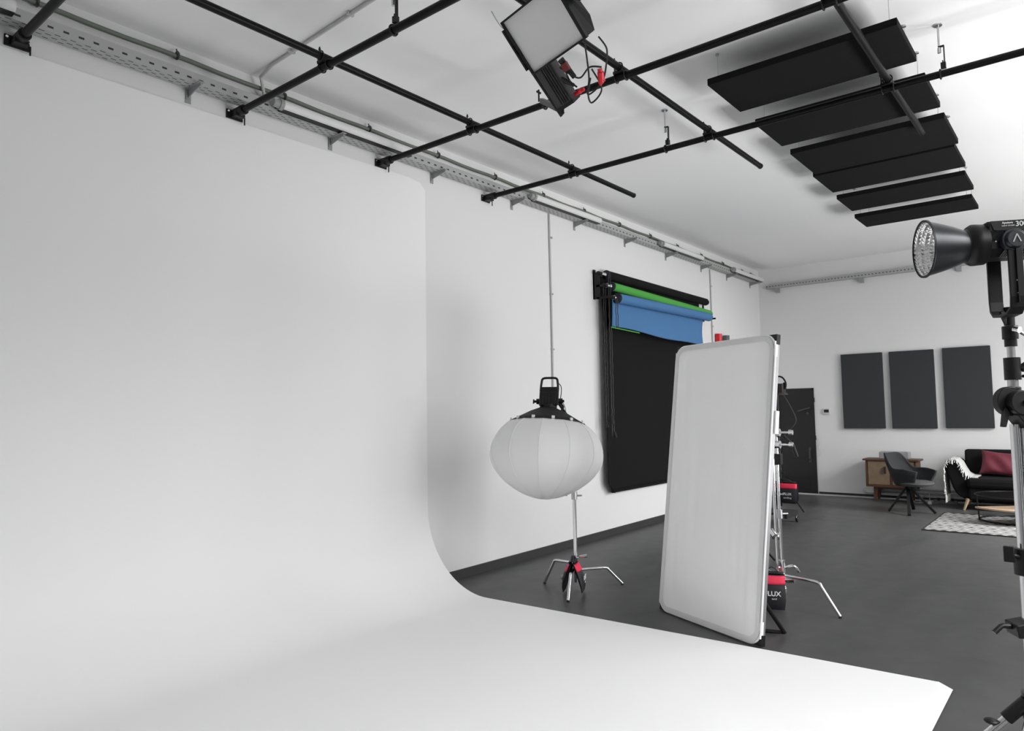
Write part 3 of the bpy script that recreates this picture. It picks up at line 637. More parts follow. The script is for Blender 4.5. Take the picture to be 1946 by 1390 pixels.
# ------------------------------------------------------------------ scrim frame
SA, SBt = V((5.222, 2.797, .012)), V((4.793, 1.823, .012))
SU = (SBt-SA).normalized(); SN0 = V((-.915, .403, 0)).normalized(); le = math.radians(-7.2)
SW = (V((0, 0, 1))*math.cos(le)+SN0*math.sin(le)).normalized(); SN = SU.cross(SW).normalized()
if SN.dot(SN0) < 0: SN = -SN
SL, SH = (SBt-SA).length, 2.125
def sp(a, b, c=0): return SA+SU*a+SW*b+SN*c
t = thing('scrim_frame', tuple((SA+SBt)/2), 'tall white diffusion scrim on a rectangular frame standing beside the cove', 'scrim')
rc = .10
def rr(n=8, ins=0, r=rc):
    P = []
    for cx, cy, a0 in ((SL-ins-r, ins+r, -PI/2), (SL-ins-r, SH-ins-r, 0), (ins+r, SH-ins-r, PI/2), (ins+r, ins+r, PI)):
        for k in range(n+1):
            a = a0+PI/2*k/n; P.append((cx+r*math.cos(a), cy+r*math.sin(a)))
    return P
def wr(a, b): return .0038*math.sin(a*26+2*math.sin(b*2.1))*math.exp(-((a-.5)/.5)**2)+.0024*math.sin(a*61+b*1.5+2*math.sin(a*7))+.006*math.sin(a*9-b*3)
m = MB(); outer = rr(8, .008)
nr = 30
cc = (SL/2, SH/2); rings = []
vs = []
for i in range(nr+1):
    s_ = 1-i/nr*.98
    for (x, y) in outer:
        X = cc[0]+(x-cc[0])*s_; Y = cc[1]+(y-cc[1])*s_
        e = min(1, i/6)
        vs.append(sp(X, Y, .022-.004*(i > 0)+wr(X, Y)*e))
n = len(outer)
m.add(vs, [(i*n+k, i*n+(k+1) % n, (i+1)*n+(k+1) % n, (i+1)*n+k) for i in range(nr) for k in range(n)]+[tuple(nr*n+k for k in range(n))], True)
m.build('cloth', M_scrim, t)
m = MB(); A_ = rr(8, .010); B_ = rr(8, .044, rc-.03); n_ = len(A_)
m.add([sp(x, y, .0235) for x, y in A_]+[sp(x, y, .0235) for x, y in B_], [(k, (k+1) % n_, n_+(k+1) % n_, n_+k) for k in range(n_)], True); m.build('sewn_sleeve', mat('sleeve_cloth', (.80, .80, .80), .85, trans=.1), t)  # greyer band: shade of the frame behind the cloth, put into the colour
mm = MB(); mm.tube([sp(x, y, .012) for x, y in rr(8, .004)], .008, 8, closed=True); mm.build('elastic_hem', M_hemw, t)
# hidden tubes behind the cloth + corners
m = MB(); e_ = .022
for a, b in (((e_, .05), (e_, SH-.05)), ((SL-e_, .05), (SL-e_, SH-.05)), ((.05, e_), (SL-.05, e_)), ((.05, SH-e_), (SL-.05, SH-e_))):
    m.bar(sp(a[0], a[1], -.012), sp(b[0], b[1], -.012), .034, .034, SN)
m.build('frame_tube', mat('frame_alu', (.32, .32, .33), .4, .6), t)
for cx, cy, sx, sy in ((0, 0, 1, 1), (SL, 0, -1, 1), (0, SH, 1, -1), (SL, SH, -1, -1)):
    m = MB(); m.prism([sp(cx, cy, -.03), sp(cx+sx*.075, cy, -.03), sp(cx+sx*.03, cy+sy*.03, -.03), sp(cx, cy+sy*.075, -.03)], SN*.038); m.build('corner_block', M_black, t, bevel=.003)
for cy, s in ((.10, 1), (SH-.10, -1)):
    for cx, sx in ((SL-.002, -1), (.002, 1)):
        m = MB(); m.prism([sp(cx, cy-s*.05, -.01), sp(cx+sx*.012, cy+s*.05, -.01), sp(cx, cy+s*.06, -.01)], SN*.03); m.build('corner_webbing', M_hemw, t)
m = MB(); m.tube([sp(SL-.09, .33, -.035), V((5.165, 1.800, .022)), V((5.115, 1.93, .022)), V((5.13, 2.2, .022)), sp(.2, .3, -.035)], .016, 10); m.build('support_leg', M_black, t)
MB().box(sp(.0, SH-.19, -.02), (.03, .07, .03), (SU, SW, SN)).build('fastening_strap', M_black, t); MB().box(sp(SL-.01, SH-.62, -.03), (.035, .16, .03), (SU, SW, SN)).build('fastening_strap', M_hemw, t)

# ------------------------------------------------------------------ gear behind the scrim
CB = (5.955, 2.075)
t = cstand(CB, [(5.812, 1.60), (6.35, 2.42), (5.58, 2.45)], 1.36, r=.016, hub=.235, label='chrome light stand with a bent leg directly behind the scrim frame')
MB().cyl((CB[0]-.045, CB[1]+.02, .17), (CB[0]-.045, CB[1]+.02, 1.3), .012, n=12).build('second_tube', M_chrome, t)
m = MB(); m.cyl((CB[0]-.05, CB[1]+.03, .305), (CB[0]+.02, CB[1]-.03, .305), .009, n=8); m.tube(smooth_path([(CB[0], CB[1]-.02, .30), (CB[0]+.02, CB[1]-.08, .32), (CB[0]+.03, CB[1]-.11, .30), (CB[0]+.04, CB[1]-.125, .27)]), .011, 8); m.cyl((CB[0], CB[1], .26), (CB[0], CB[1], .36), .03, n=12); m.cyl((CB[0], CB[1]-.03, .20), (CB[0], CB[1]-.10, .21), .022, n=12); m.ell((CB[0]-.02, CB[1]-.02, .12), .02, .02, .05); m.build('tee_handle', M_chrome, t)
for z, s in ((1.30, 1), (1.40, 1)):
    m = MB(); m.cyl((CB[0], CB[1]+.05, z), (CB[0], CB[1]-.03, z), .032, n=14); m.cyl((CB[0], CB[1]-.03, z), (CB[0]+.01, CB[1]-.12, z+.0), .009, n=8); m.cyl((CB[0]+.01, CB[1]-.10, z), (CB[0]+.01, CB[1]-.13, z), .024, .02, n=10); m.build('grip_head', M_chrome, t)
m = MB(); m.cyl((CB[0], CB[1]+.06, .55), (CB[0], CB[1]+.0, .55), .03, n=12); m.cyl((CB[0]-.05, CB[1]+.06, .60), (CB[0]-.07, CB[1]+.02, .56), .026, n=10); m.build('side_knob', M_chrome, t)
m = MB(); m.tube([(CB[0]+.02, CB[1]-.05, 1.37), (CB[0]+.03, CB[1]-.12, 1.30), (CB[0]+.03, CB[1]-.15, 1.20)], .014, 8); m.build('grip_lever', M_plas, t); MB().box((CB[0], CB[1], 1.18), (.06, .07, .09)).build('black_collar', M_plas, t)
m = MB(); m.tube([(CB[0], CB[1], 1.42), (5.35, 2.0, 1.5)], .008, 8); m.build('grip_arm', M_chrome, t)
sandbag((5.74, 2.08, .285), (.38, -.92, 0), .19, .265, .03, 'black and red sandbag hanging behind the bottom right of the scrim', 'FLUX', 'sand')
# far light on black stand
FB = (11.0, 3.80)
t = thing('light_stand', (FB[0], FB[1], fz(11)), 'black tripod light stand in front of the dark door, half hidden by the scrim', 'light stand')
m = MB(); m.cyl((FB[0], FB[1], .12), (FB[0], FB[1], 1.85), .015, n=12); m.build('column', M_black, t)
for i, (fx, fy) in enumerate(((11.02, 3.475), (11.35, 4.0), (10.62, 3.96))):
    m = MB(); m.tube([(FB[0], FB[1], .55), (fx, fy, fz(fx)+.012)], .011, 8); m.tube([(FB[0], FB[1], .2), lerp((FB[0], FB[1], .55), (fx, fy, .05), .55)], .006, 6); m.build('leg', M_black, t)
m = MB()
for z in (1.2, 1.0, .62): m.cyl((FB[0], FB[1], z-.04), (FB[0], FB[1], z+.04), .026, n=12); m.cyl((FB[0], FB[1], z), (FB[0], FB[1]-.07, z), .01, n=8)
m.build('collar', M_plas, t)
t = thing('monolight', (FB[0], FB[1], 1.9), 'dark lamp head with a looped handle peeking out behind the scrim', 'light')
m = MB(); m.box((11.0, 3.77, 1.90), (.16, .17, .15)); m.cyl((11.0, 3.77, 1.84), (11.0, 3.77, 1.80), .1, .14, n=20); m.build('lamp_body', mat('brownish_plastic', (.035, .030, .029), .5), t, bevel=.008)
m = MB(); m.tube(smooth_path([(11, 3.86, 1.97), (11, 3.84, 2.06), (11, 3.76, 2.085), (11, 3.70, 2.06), (11, 3.66, 1.99), (11, 3.66, 1.92)]), .013, 8); m.box((11, 3.675, 1.94), (.05, .03, .10)); m.build('handle', M_plas, t)
m = MB(); m.tube(smooth_path([(11, 3.70, 1.80), (11, 3.62, 1.66), (11, 3.54, 1.48), (11, 3.53, 1.40), (11, 3.57, 1.33), (11, 3.66, 1.24), (11, 3.76, 1.14)]), .006, 6); m.build('cable', M_wcond and mat('pale_cable', (.06, .06, .06), .5), t)
sandbag((11.0, 3.72, .47), (.0, -1, 0), .34, .30, .03, 'small far black and red sandbag hanging on the black tripod stand', 'maxiFLUX', 'sandbag', droop=0)
# wheeled base
t = thing('wheeled_dolly', (9.95, 3.42, fz(10)), 'low black dolly on chrome-rimmed castors behind the scrim', 'dolly')
m = MB(); m.span((9.75, 3.30, .16), (10.2, 3.75, .19)); m.span((9.75, 3.30, .12), (10.2, 3.34, .16)); m.build('deck', M_blackm, t)
for x, y in ((9.78, 3.40), (10.16, 3.30), (9.8, 3.7), (10.16, 3.7)):
    m = MB(); z = fz(x)+.042; m.cyl((x, y-.014, z), (x, y+.014, z), .042, n=18); w = m.build('castor', M_rubber, t)
    m = MB(); m.tube([(x+.045*math.cos(a), y, z+.045*math.sin(a)) for a in [-.4+PI*k/8 for k in range(9)]], .005, 6); m.cyl((x, y-.017, z), (x, y+.017, z), .013, n=10); m.bar((x, y, z), (x, y, .13), .012, .012, (1, 0, 0)); m.build('castor_fork', M_steel, w)
t = thing('light_stand', (7.35, 2.74, fz(7.3)), 'dark stand leg showing between the scrim edge and the chrome column', 'light stand')
m = MB(); m.tube([(7.2, 3.0, .55), (7.51, 2.684, fz(7.5)+.012)], .013, 8); m.build('leg', M_black, t)
m = MB(); m.tube([(7.2, 3.0, .55), (6.9, 3.1, fz(7)+.012)], .013, 8); m.build('leg', M_black, t)
m = MB(); m.tube([(7.2, 3.0, .55), (7.35, 3.35, fz(7)+.012)], .013, 8); m.build('leg', M_black, t)
m = MB(); m.cyl((7.2, 3.0, .3), (7.2, 3.0, 1.2), .014, n=10); m.build('column', M_black, t)

# ------------------------------------------------------------------ big lamp at right
YW, PT, RO = [math.radians(a) for a in (39.41, 3.79, .95)]
cf = V((math.cos(YW)*math.cos(PT), math.sin(YW)*math.cos(PT), math.sin(PT))); c_r = V((math.sin(YW), -math.cos(YW), 0)); cd = cf.cross(c_r)
cr = c_r*math.cos(RO)+cd*math.sin(RO); cdn = -c_r*math.sin(RO)+cd*math.cos(RO)
CAM = V((0, 0, 1.6))
ST = V((2.847, .213, 0))
lampc = CAM+cr*1.5917+cdn*-.3924+cf*2.3075                # pivot of the yoke
AX = (cr*-.2317+cdn*.0084+cf*.0425).normalized()          # pointing direction of the lamp
SD = AX.cross(V((0, 0, 1))).normalized()                     # horizontal, across the body
if SD.dot(cf) < 0: SD = -SD
UP = SD.cross(AX).normalized()
if UP.z < 0: UP = -UP
def rp(a, b, c): return lampc+AX*a+SD*b+UP*c
rx = (AX, SD, UP)
t = thing('spotlight', tuple(lampc), 'large black studio spotlight with a flared metal reflector at the right edge', 'light')
P0 = .116
m = MB(); m.lathe(rp(0, 0, 0), AX, [(.049, P0-.012), (.0515, P0+.0), (.060, P0+.02), (.0695, P0+.045), (.0775, P0+.070), (.0845, P0+.094), (.0902, P0+.115), (.092, P0+.120)], 48, caps=(False, False)); rf = m.build('reflector', M_refl, t, solid=.002)
m = MB(); m.lathe(rp(0, 0, 0), AX, [(.0915, P0+.1205), (.0945, P0+.122), (.0945, P0+.116)], 48, caps=(False, False)); m.build('reflector_rim', M_black, rf, solid=.0012)
# faceted inside
nn = 40; rows = 9; m = MB(); vs = []; prof = [(.044, .004), (.055, .016), (.0625, .031), (.069, .047), (.0735, .062), (.0775, .076), (.0815, .089), (.085, .101), (.0880, .112), (.0898, .120)]
for i, (r, z) in enumerate(prof):
    for k in range(nn):
        a = 2*PI*(k+.5*(i % 2))/nn; vs.append(rp(P0+z, 0, 0)+(SD*math.cos(a)+UP*math.sin(a))*(r-.0015))
fs = []
for i in range(len(prof)-1):
    for k in range(nn):
        l = (k+1) % nn
        A, B, Cc, D = i*nn+k, i*nn+l, (i+1)*nn+l, (i+1)*nn+k
        ctr = (vs[A]+vs[B]+vs[Cc]+vs[D])/4; q = (ctr-rp(P0+.08, 0, 0)); rad = (q-AX*q.dot(AX)).normalized(); vs.append(ctr+rad*.0022-AX*.000); ci = len(vs)-1
        fs += [(A, B, ci), (B, Cc, ci), (Cc, D, ci), (D, A, ci)]
m.add(vs, fs); m.build('faceted_liner', M_dish, rf)
m = MB(); m.lathe(rp(0, 0, .003), AX, [(.055, .055), (.0655, .060), (.0665, .078), (.067, .082), (.067, .095), (.060, .106), (.053, .112), (.051, .125)], 40); m.build('mount_ring', M_plas, t)
MB().cyl(rp(P0+.0, 0, 0), rp(P0+.012, 0, 0), .02, n=20).build('led_chip', mat('led_yellow', (.3, .27, .16), .4), t)
m = MB(); poly = [(-.038, -.048), (.038, -.048), (.055, -.025), (.055, .050), (.045, .068), (-.045, .068), (-.055, .050), (-.055, -.025)]
m.prism([rp(.062, a, c) for a, c in poly], AX*-.30); m.build('lamp_body', M_plas, t, bevel=.003)
m = MB(); m.prism([rp(.058, -.0552, .035), rp(.058, -.0552, .002), rp(-.2, -.0552, .010), rp(-.2, -.0552, .035)], SD*-.002)
m.prism([rp(.02, -.0552, -.026), rp(-.2, -.0552, -.026), rp(-.2, -.038, -.0485), rp(.035, -.038, -.0485)], SD*-.002); m.build('ribbed_flank', M_rib, t)
for s in (-1, 1): pass
m = MB(); m.prism([rp(.058, -.0545, .0655), rp(.050, -.0555, .037), rp(.04, -.0555, .034), rp(-.22, -.0555, .034), rp(-.22, -.0545, .0655)], SD*-.003); m.build('label_strip', M_black, t)
# lettering runs along the body away from the reflector
RT = -AX
text('Aputure', rp(.026, -.0595, .0545), RT, UP, .0092, M_white, t, bold=.0002)
text('LIGHT STORM', rp(.027, -.0595, .0460), RT, UP, .0058, M_white, t)
text('300', rp(-.012, -.0595, .0450), RT, UP, .0225, M_white, t, bold=.0003)
MB().cyl(rp(.045, -.055, .0), rp(.045, -.0565, .0), .0025, n=8).build('screw', M_steel, t)
# yoke
for s in (-1,): pass
m = MB(); yb = -.235
def arm(b):
    return [rp(0, 0, 0)+SD*b+V((0, 0, z)) for z in (.0, -.06, -.12, -.18)]
pth = [lampc+SD*-.070+V((0, 0, .0)), lampc+SD*-.070+V((0, 0, -.18)), lampc+SD*-.066+V((0, 0, -.212)), lampc+SD*-.045+V((0, 0, -.229)), lampc+V((0, 0, -.233)), lampc+SD*.045+V((0, 0, -.229)), lampc+SD*.066+V((0, 0, -.212)), lampc+SD*.070+V((0, 0, -.18)), lampc+SD*.070+V((0, 0, .0))]
AH = V((AX.x, AX.y, 0)).normalized()
vs = []
for i, p in enumerate(pth):
    d = (pth[min(i+1, 8)]-pth[max(i-1, 0)]).normalized(); nrm = AH.cross(d).normalized(); w = .021 if i not in (3, 4, 5) else .023
    vs += [p+AH*w+nrm*.0045, p-AH*w+nrm*.0045, p-AH*w-nrm*.0045, p+AH*w-nrm*.0045]
m.add(vs, [(4*i+k, 4*i+(k+1) % 4, 4*i+4+(k+1) % 4, 4*i+4+k) for i in range(8) for k in range(4)]+[(3, 2, 1, 0), (32, 33, 34, 35)]); yk = m.build('yoke', M_plas, t, bevel=.002)
m = MB(); m.bar(lampc+SD*-.0755+V((0, 0, -.03)), lampc+SD*-.0755+V((0, 0, -.2)), .014, .003, AH); m.build('yoke_rib', M_black, yk)
m = MB(); m.cyl(lampc+SD*-.075+V((0, 0, -.13)), lampc+SD*-.0795+V((0, 0, -.13)), .0028, n=10); m.cyl(lampc+SD*-.075+V((0, 0, -.17)), lampc+SD*-.0795+V((0, 0, -.17)), .002, n=10); m.build('yoke_screw', M_white, yk)
m = MB(); m.cyl(lampc+SD*-.054, lampc+SD*-.076, .036, n=32); m.cyl(lampc+SD*-.076, lampc+SD*-.088, .030, .026, n=32); m.cyl(lampc+SD*.054, lampc+SD*.085, .03, n=24); kn = m.build('tilt_knob', mat('blue_black_plastic', (.016, .018, .026), .38), t, bevel=.002)
q = lampc+SD*-.0895
m = MB(); m.bar(q+RT*-.011+UP*-.011, q+UP*.014, .0035, .002, SD); m.bar(q+RT*.011+UP*-.011, q+UP*.014, .0035, .002, SD); m.build('badge', mat('badge_grey', (.5, .5, .5), .4), kn)

# stand of the big lamp
t = thing('boom_stand', (ST.x, ST.y, 0), 'tall chrome and black boom stand carrying the spotlight at the right edge', 'light stand')
def s_(dx=0, dy=0, z=0): return ST+cr*dx+cf*dy+V((0, 0, 0))-V((0, 0, (cr*dx+cf*dy).z))+V((0, 0, z+(.015 if z > 1.45 else 0)))
def ring(z0, z1, r, ma, nm, n=20, dx=0, r2=None):
    return MB().cyl(s_(dx, 0, z0), s_(dx, 0, z1), r, r2, n=n).build(nm, ma, t)
m = MB(); m.cyl(s_(0, 0, 1.845), s_(0, 0, 1.905), .0155, n=20); m.cyl(s_(0, 0, 1.80), s_(0, 0, 1.842), .023, n=20); m.cyl(s_(0, 0, 1.775), s_(0, 0, 1.80), .018, n=20); m.build('top_socket', M_plas, t)
m = MB(); m.prism([s_(-.016, -.01, 1.848), s_(-.033, -.01, 1.888), s_(-.022, -.01, 1.892), s_(-.014, -.01, 1.87)], cf*.014); m.build('socket_lever', M_plas, t)
m = MB(); m.tube([s_(-.012, -.03, 1.83), s_(.0, -.035, 1.825), s_(.07, -.05, 1.77)], .0055, 8); m.cyl(s_(-.006, -.028, 1.83), s_(-.0, -.045, 1.825), .010, n=12); m.build('tee_handle', M_chrome, t)
ring(1.70, 1.79, .0125, M_steel, 'upper_tube')
m = MB(); m.cyl(s_(0, 0, 1.665), s_(0, 0, 1.738), .024, n=20); m.cyl(s_(.02, -.01, 1.70), s_(.055, -.02, 1.722), .012, .017, n=12); m.cyl(s_(.018, -.02, 1.676), s_(.02, -.03, 1.676), .005, n=8); m.build('upper_collar', M_plas, t)
ring(1.62, 1.68, .0165, M_steel, 'middle_tube')
m = MB(); m.cyl(s_(.0, 0, 1.60), s_(0, 0, 1.642), .021, n=20); m.cyl(s_(-.005, -.05, 1.59), s_(-.005, .03, 1.59), .040, n=32); m.prism([s_(.01, -.045, 1.63), s_(.045, -.045, 1.585), s_(.07, -.045, 1.50), s_(.01, -.045, 1.505), s_(-.022, -.045, 1.55)], cf*.07); m.cyl(s_(-.02, -.02, 1.595), s_(-.02, .01, 1.595), .048, n=28); m.build('boom_pivot', M_plas, t, bevel=.003)
m = MB(); m.cyl(s_(.0, -.052, 1.592), s_(0, -.06, 1.592), .008, n=10); m.cyl(s_(.002, -.05, 1.525), s_(.002, -.055, 1.525), .006, n=10); m.build('pivot_bolt', M_chrome, t)
m = MB(); m.prism([s_(-.052, -.03, 1.575), s_(-.036, -.03, 1.562), s_(-.052, -.03, 1.512), s_(-.062, -.03, 1.512)], cf*.016); m.cyl(s_(-.04, -.02, 1.57), s_(-.0, -.02, 1.555), .006, n=8); m.build('pivot_lever', M_plas, t)
m = MB(); m.cyl(s_(.0, 0, .0), s_(.0, 0, 1.52), .0175, n=20); m.build('main_tube', M_chrome, t)
m = MB(); m.cyl(s_(.03, -.01, .72), s_(.028, -.01, 1.53), .0105, n=14); m.build('side_tube', M_steel, t)
m = MB(); m.cyl(s_(0, 0, 1.05), s_(0, 0, 1.135), .03, n=20); m.cyl(s_(-.06, -.01, 1.118), s_(-.02, -.01, 1.11), .008, n=8); m.box(s_(-.055, -.01, 1.12), (.018, .03, .05)); m.build('mid_collar', M_plas, t, bevel=.003)
m = MB(); m.prism([s_(-.058, -.03, .90), s_(.04, -.03, .915), s_(.04, -.03, .845), s_(-.01, -.03, .843), s_(-.03, -.03, .857), s_(-.052, -.03, .858), s_(-.056, -.03, .88)], cf*.06); m.build('clamp_block', M_plas, t, bevel=.004)
m = MB(); m.tube([s_(-.055, 0, .889), s_(-.083, 0, .892), s_(-.090, 0, .889), s_(-.112, 0, .870)], .0085, 10); m.build('clamp_handle', M_plas, t)
ring(.60, .68, .032, M_plas, 'leg_collar')
for i, ft in enumerate(((3.55, .78), (2.2, .35), (2.95, -.5))):
    f = V((ft[0], ft[1], .015)); h = V((ST.x, ST.y, .655-.0*i))
    if i == 0: h = s_(-.02, 0, .655); f = V((2.72, .80, .02))
    m = MB(); m.cyl(h, f, .013, n=12); lg = m.build('leg', M_chrome, t)
    MB().cyl(f+V((0, 0, .03)), f-V((0, 0, .015)), .018, n=12).build('foot_tip', M_rubber, lg)
    if i == 0:
        MB().cyl(h, lerp(h, f, .10), .021, n=12).build('leg_joint', M_plas, lg)
        q = lerp(h, f, .13); MB().ell(q+cr*-.028+V((0, 0, .008)), .022, .022, .009).build('leg_knob', M_plas, lg)
m = MB()
cpt = []
for k in range(200):
    a = 2*PI*k/200; ct = s_(.006, -.045, 1.055); e1 = cr; e2 = V((0, 0, 1)); rad = e1*math.cos(a)+e2*math.sin(a); R_ = .034
    b = a*26; cpt.append(ct+rad*(R_+.005*math.cos(b))+cf*.005*math.sin(b))
m.tube(cpt, .0028, 6, closed=True)
tag(m.build('coiled_cable', M_cable, origin=tuple(s_(0, 0, 1.05))), 'black coiled cord looped on the boom stand at the right edge', 'cable')

# ------------------------------------------------------------------ lounge corner
# sideboard
F0 = fz(13.1)
sx0, sx1, sy0, sy1 = 12.97, 13.32, 2.31, 3.06; DV = 2.685
t = thing('sideboard', (13.15, 2.5, F0), 'low retro oak sideboard with brown frame standing against the back wall', 'cabinet')
zb, zt = F0+.235, F0+.66
m = MB(); m.span((sx0-.01, sy0, zb), (sx1, sy1, zb+.03)); m.span((sx0-.01, sy0, zb), (sx1, sy0+.025, zt)); m.span((sx0-.01, sy1-.025, zb), (sx1, sy1, zt)); m.span((sx0+.02, sy0+.02, zb), (sx1, sy1-.02, zt)); m.span((sx0-.01, DV-.012, zb), (sx0+.02, DV+.012, zt)); m.build('body', M_woodd, t, bevel=.006)
MB().span((sx0-.035, sy0-.04, zt), (sx1+.01, sy1+.04, zt+.028)).build('top', M_woodd, t, bevel=.004)
for a, b, hy in ((DV+.015, sy1-.03, DV+.08), (sy0+.03, DV-.015, DV-.08)):
    d = MB().span((sx0-.012, a+.004, zb+.034), (sx0+.01, b-.004, zt-.006)).build('door', M_wood, t, bevel=.003)
    m = MB(); m.span((sx0-.04, hy-.012, zb+.22), (sx0-.012, hy+.012, zb+.33)); m.build('handle', mat('black_handle', (.02, .02, .02), .4), d)
for y, x in ((sy1-.14, sx0+.05), (sy0+.14, sx0+.05), (sy1-.14, sx1-.05), (sy0+.14, sx1-.05)):
    s = 1 if y > DV else -1
    m = MB(); m.prism([(x-.02, y-.03, zb), (x-.02, y+.04, zb), (x-.02, y+.045*s*.6+.018, F0), (x-.02, y+.045*s*.6-.018, F0)], (.04, 0, 0)); m.build('leg', M_woodd, t)
m = MB(); m.span((sx0+.03, sy0+.1, zb-.035), (sx0+.06, sy1-.1, zb)); m.build('apron', M_woodd, t)
# speaker on top
tag(MB().span((13.02, 2.42, zt+.029), (13.2, 2.86, zt+.145)).build('speaker', M_speak, bevel=.012, origin=(13.1, 2.6, zt)), 'pale grey box-shaped speaker on top of the sideboard', 'speaker')
# armchair
AC = V((11.84, 2.235, fz(11.84)))
t = thing('armchair', tuple(AC), 'dark grey tub armchair with black splayed legs in front of the sideboard', 'chair')
fd = V((-.38, -.92, 0)).normalized(); sd = V((0, 0, 1)).cross(fd).normalized()      # facing; to its left
SC = AC+V((.02, -.06, .42))
def shell(u, v):
    a = (u-.5)*2; th = a*math.radians(128)               # 0 = back middle
    back = max(0, 1-(abs(a)/.40)**3.2) if abs(a) < .40 else 0
    sm_ = math.exp(-(abs(a)/.40)**6)
    top = .225+.215*sm_+.02*min(1, abs(a)/.3)**2*sm_ - .03*max(0, abs(a)-.75)/.25
    low = -.02+.0*sm_
    rb, rt_ = .205, .285+.015*sm_
    r = rb+(rt_-rb)*min(1, v*1.3)**.7
    r *= 1+.05*math.cos(2*th)
    z = low+(top-low)*v
    lean = .10*sm_*v
    ax_ = -fd*math.cos(th)+sd*math.sin(th)
    p = SC+ax_*r-fd*lean*.5+V((0, 0, z))
    if abs(a) > .6: p += fd*.05*(abs(a)-.6)/.4*v
    return p
MB().grid(shell, 64, 18).build('shell', M_chair, t, solid=.026)
m = MB(); m.lathe(SC+fd*.045, (0, 0, 1), [(.15, -.035), (.225, -.02), (.245, .01), (.235, .035), (.18, .05), (.0, .055)], 40); m.build('seat', M_seat, t)
m = MB(); m.cyl(SC+V((0, 0, -.07)), SC+V((0, 0, -.03)), .09, n=20); m.bar(SC+fd*-.0+sd*.0+V((0, 0, -.05)), SC+V((0, 0, -.05))-cr*.12, .012, .012); m.build('swivel_plate', M_black, t)
for fx, fy in ((11.775, 2.495), (11.49, 2.17), (12.20, 2.24), (11.85, 1.895)):
    f = V((fx, fy, fz(fx)+.01)); tp = AC+V((0, 0, .37)); d = (f-tp); d.z = 0
    m = MB(); m.bar(tp+d*.08, f, .030, .042, d.cross(V((0, 0, 1)))); m.build('leg', M_black, t)
# sofa
t = thing('sofa', (12.9, .8, fz(12.9)), 'black upholstered sofa with pale tapered wooden legs on the right', 'sofa')
y1 = 1.80; y0 = -.35; G = fz(12.9)
# seat base with rounded boat-shaped end
def prof_arm(o):      # in the y-z plane, arm at the left end
    return [(1.50, .16), (1.62, .165), (1.71, .22), (1.76, .32), (1.80, .46), (1.825, .58), (1.83, .66), (1.80, .715), (1.75, .735), (1.70, .72), (1.665, .67), (1.64, .58), (1.60, .48), (1.54, .42), (1.48, .40)]
m = MB(); P_ = [(12.50, y, z+G-.0) for y, z in prof_arm(0)]; m.prism(P_, (.74, 0, 0))
for p in (): pass
m.build('armrest', M_sofa, t, bevel=.03)
m = MB(); m.prism([(12.50, -2*y+0, z) for y, z in ()] or [(12.50, (y0+y1)-y, z+G) for y, z in prof_arm(0)][::-1], (.74, 0, 0)); m.build('armrest', M_sofa, t, bevel=.03)
m = MB(); m.span((12.46, -.05, G+.15), (13.25, 1.56, G+.34)); m.build('seat_base', M_sofa, t, bevel=.03)
m = MB(); m.span((12.42, -.06, G+.33), (13.12, 1.57, G+.475)); m.build('seat_cushion', M_sofa, t, bevel=.045)
m = MB(); m.prism([(13.02, .0-.15, G+.40), (13.10, -.15, G+.865), (13.26, -.15, G+.865), (13.27, -.15, G+.30)], (0, 1.81, 0)); m.build('backrest', M_sofa, t, bevel=.03)
for x, y in ((12.49, 1.60), (13.15, 1.62), (12.55, -.15), (13.15, -.15)):
    s = 1 if y > .8 else -1
    m = MB(); m.cyl((x, y-.03*s, G+.17), (x, y+.03*s, fz(x)), .026, .015, n=14); m.build('leg', M_beech, t)
# cushion
t = thing('throw_cushion', (12.96, 1.12, G+.5), 'burgundy velvet cushion leaning on the sofa backrest', 'cushion')
CC = V((12.95, 1.19, G+.665)); ca, cb_, cn = V((0, -1, -.10)).normalized(), V((.30, -.10, 1)).normalized(), V((-1, 0, .3)).normalized()
def cus(u, v, s):
    x = (u-.5)*2; y = (v-.5)*2
    k = 1-.10*(1-abs(y)**2)*abs(x)**3; k2 = 1-.10*(1-abs(x)**2)*abs(y)**3
    th = .085*max(0, (1-x**4)*(1-y**4))**.55+.012*math.sin(x*6+y*4)*(1-x*x)*(1-y*y)
    return CC+ca*x*.255*k+cb_*y*.185*k2+cn*s*th
m = MB(); m.grid(lambda u, v: cus(u, v, 1), 24, 24); m.grid(lambda u, v: cus(u, v, -1), 24, 24); m.build('cover', M_cush, t)
m = MB(); m.tube([cus(1, 0, 0), cus(1, 0, 0)+V((-.02, -.02, -.05))], .008, 6); m.tube([cus(1, 1, 0), cus(1, 1, 0)+V((-.01, -.03, -.01))], .008, 6); m.build('tassel', M_cush, t)
# throw over the arm
t = thing('throw_blanket', (12.7, 1.75, G+.7), 'light grey fringed throw draped over the left arm of the sofa', 'blanket')
line = [(1.855, .20), (1.86, .36), (1.862, .5), (1.856, .62), (1.83, .715), (1.77, .755), (1.70, .745), (1.655, .69), (1.62, .60), (1.58, .52), (1.52, .487), (1.44, .484)]
def thr(u, v):
    q = v*(len(line)-1); i = min(int(q), len(line)-2); f = q-i; y = line[i][0]*(1-f)+line[i+1][0]*f; z = line[i][1]*(1-f)+line[i+1][1]*f
    x = 12.49+.44*u+.02*math.sin(v*9)+.05*v
    return V((x, y+.006*math.sin(u*20), z+G+.006*math.sin(u*16+v*5)))
MB().grid(thr, 22, 44).build('cloth', M_throw, t, solid=.012)
m = MB()
for k in range(46):
    v = k/45; p = thr(0, v); m.tube([p, p+V((-.03-.02*random.random(), random.uniform(-.015, .015), -.02-.025*random.random())), p+V((-.04, random.uniform(-.02, .02), -.05-.04*random.random()))], .005, 5)
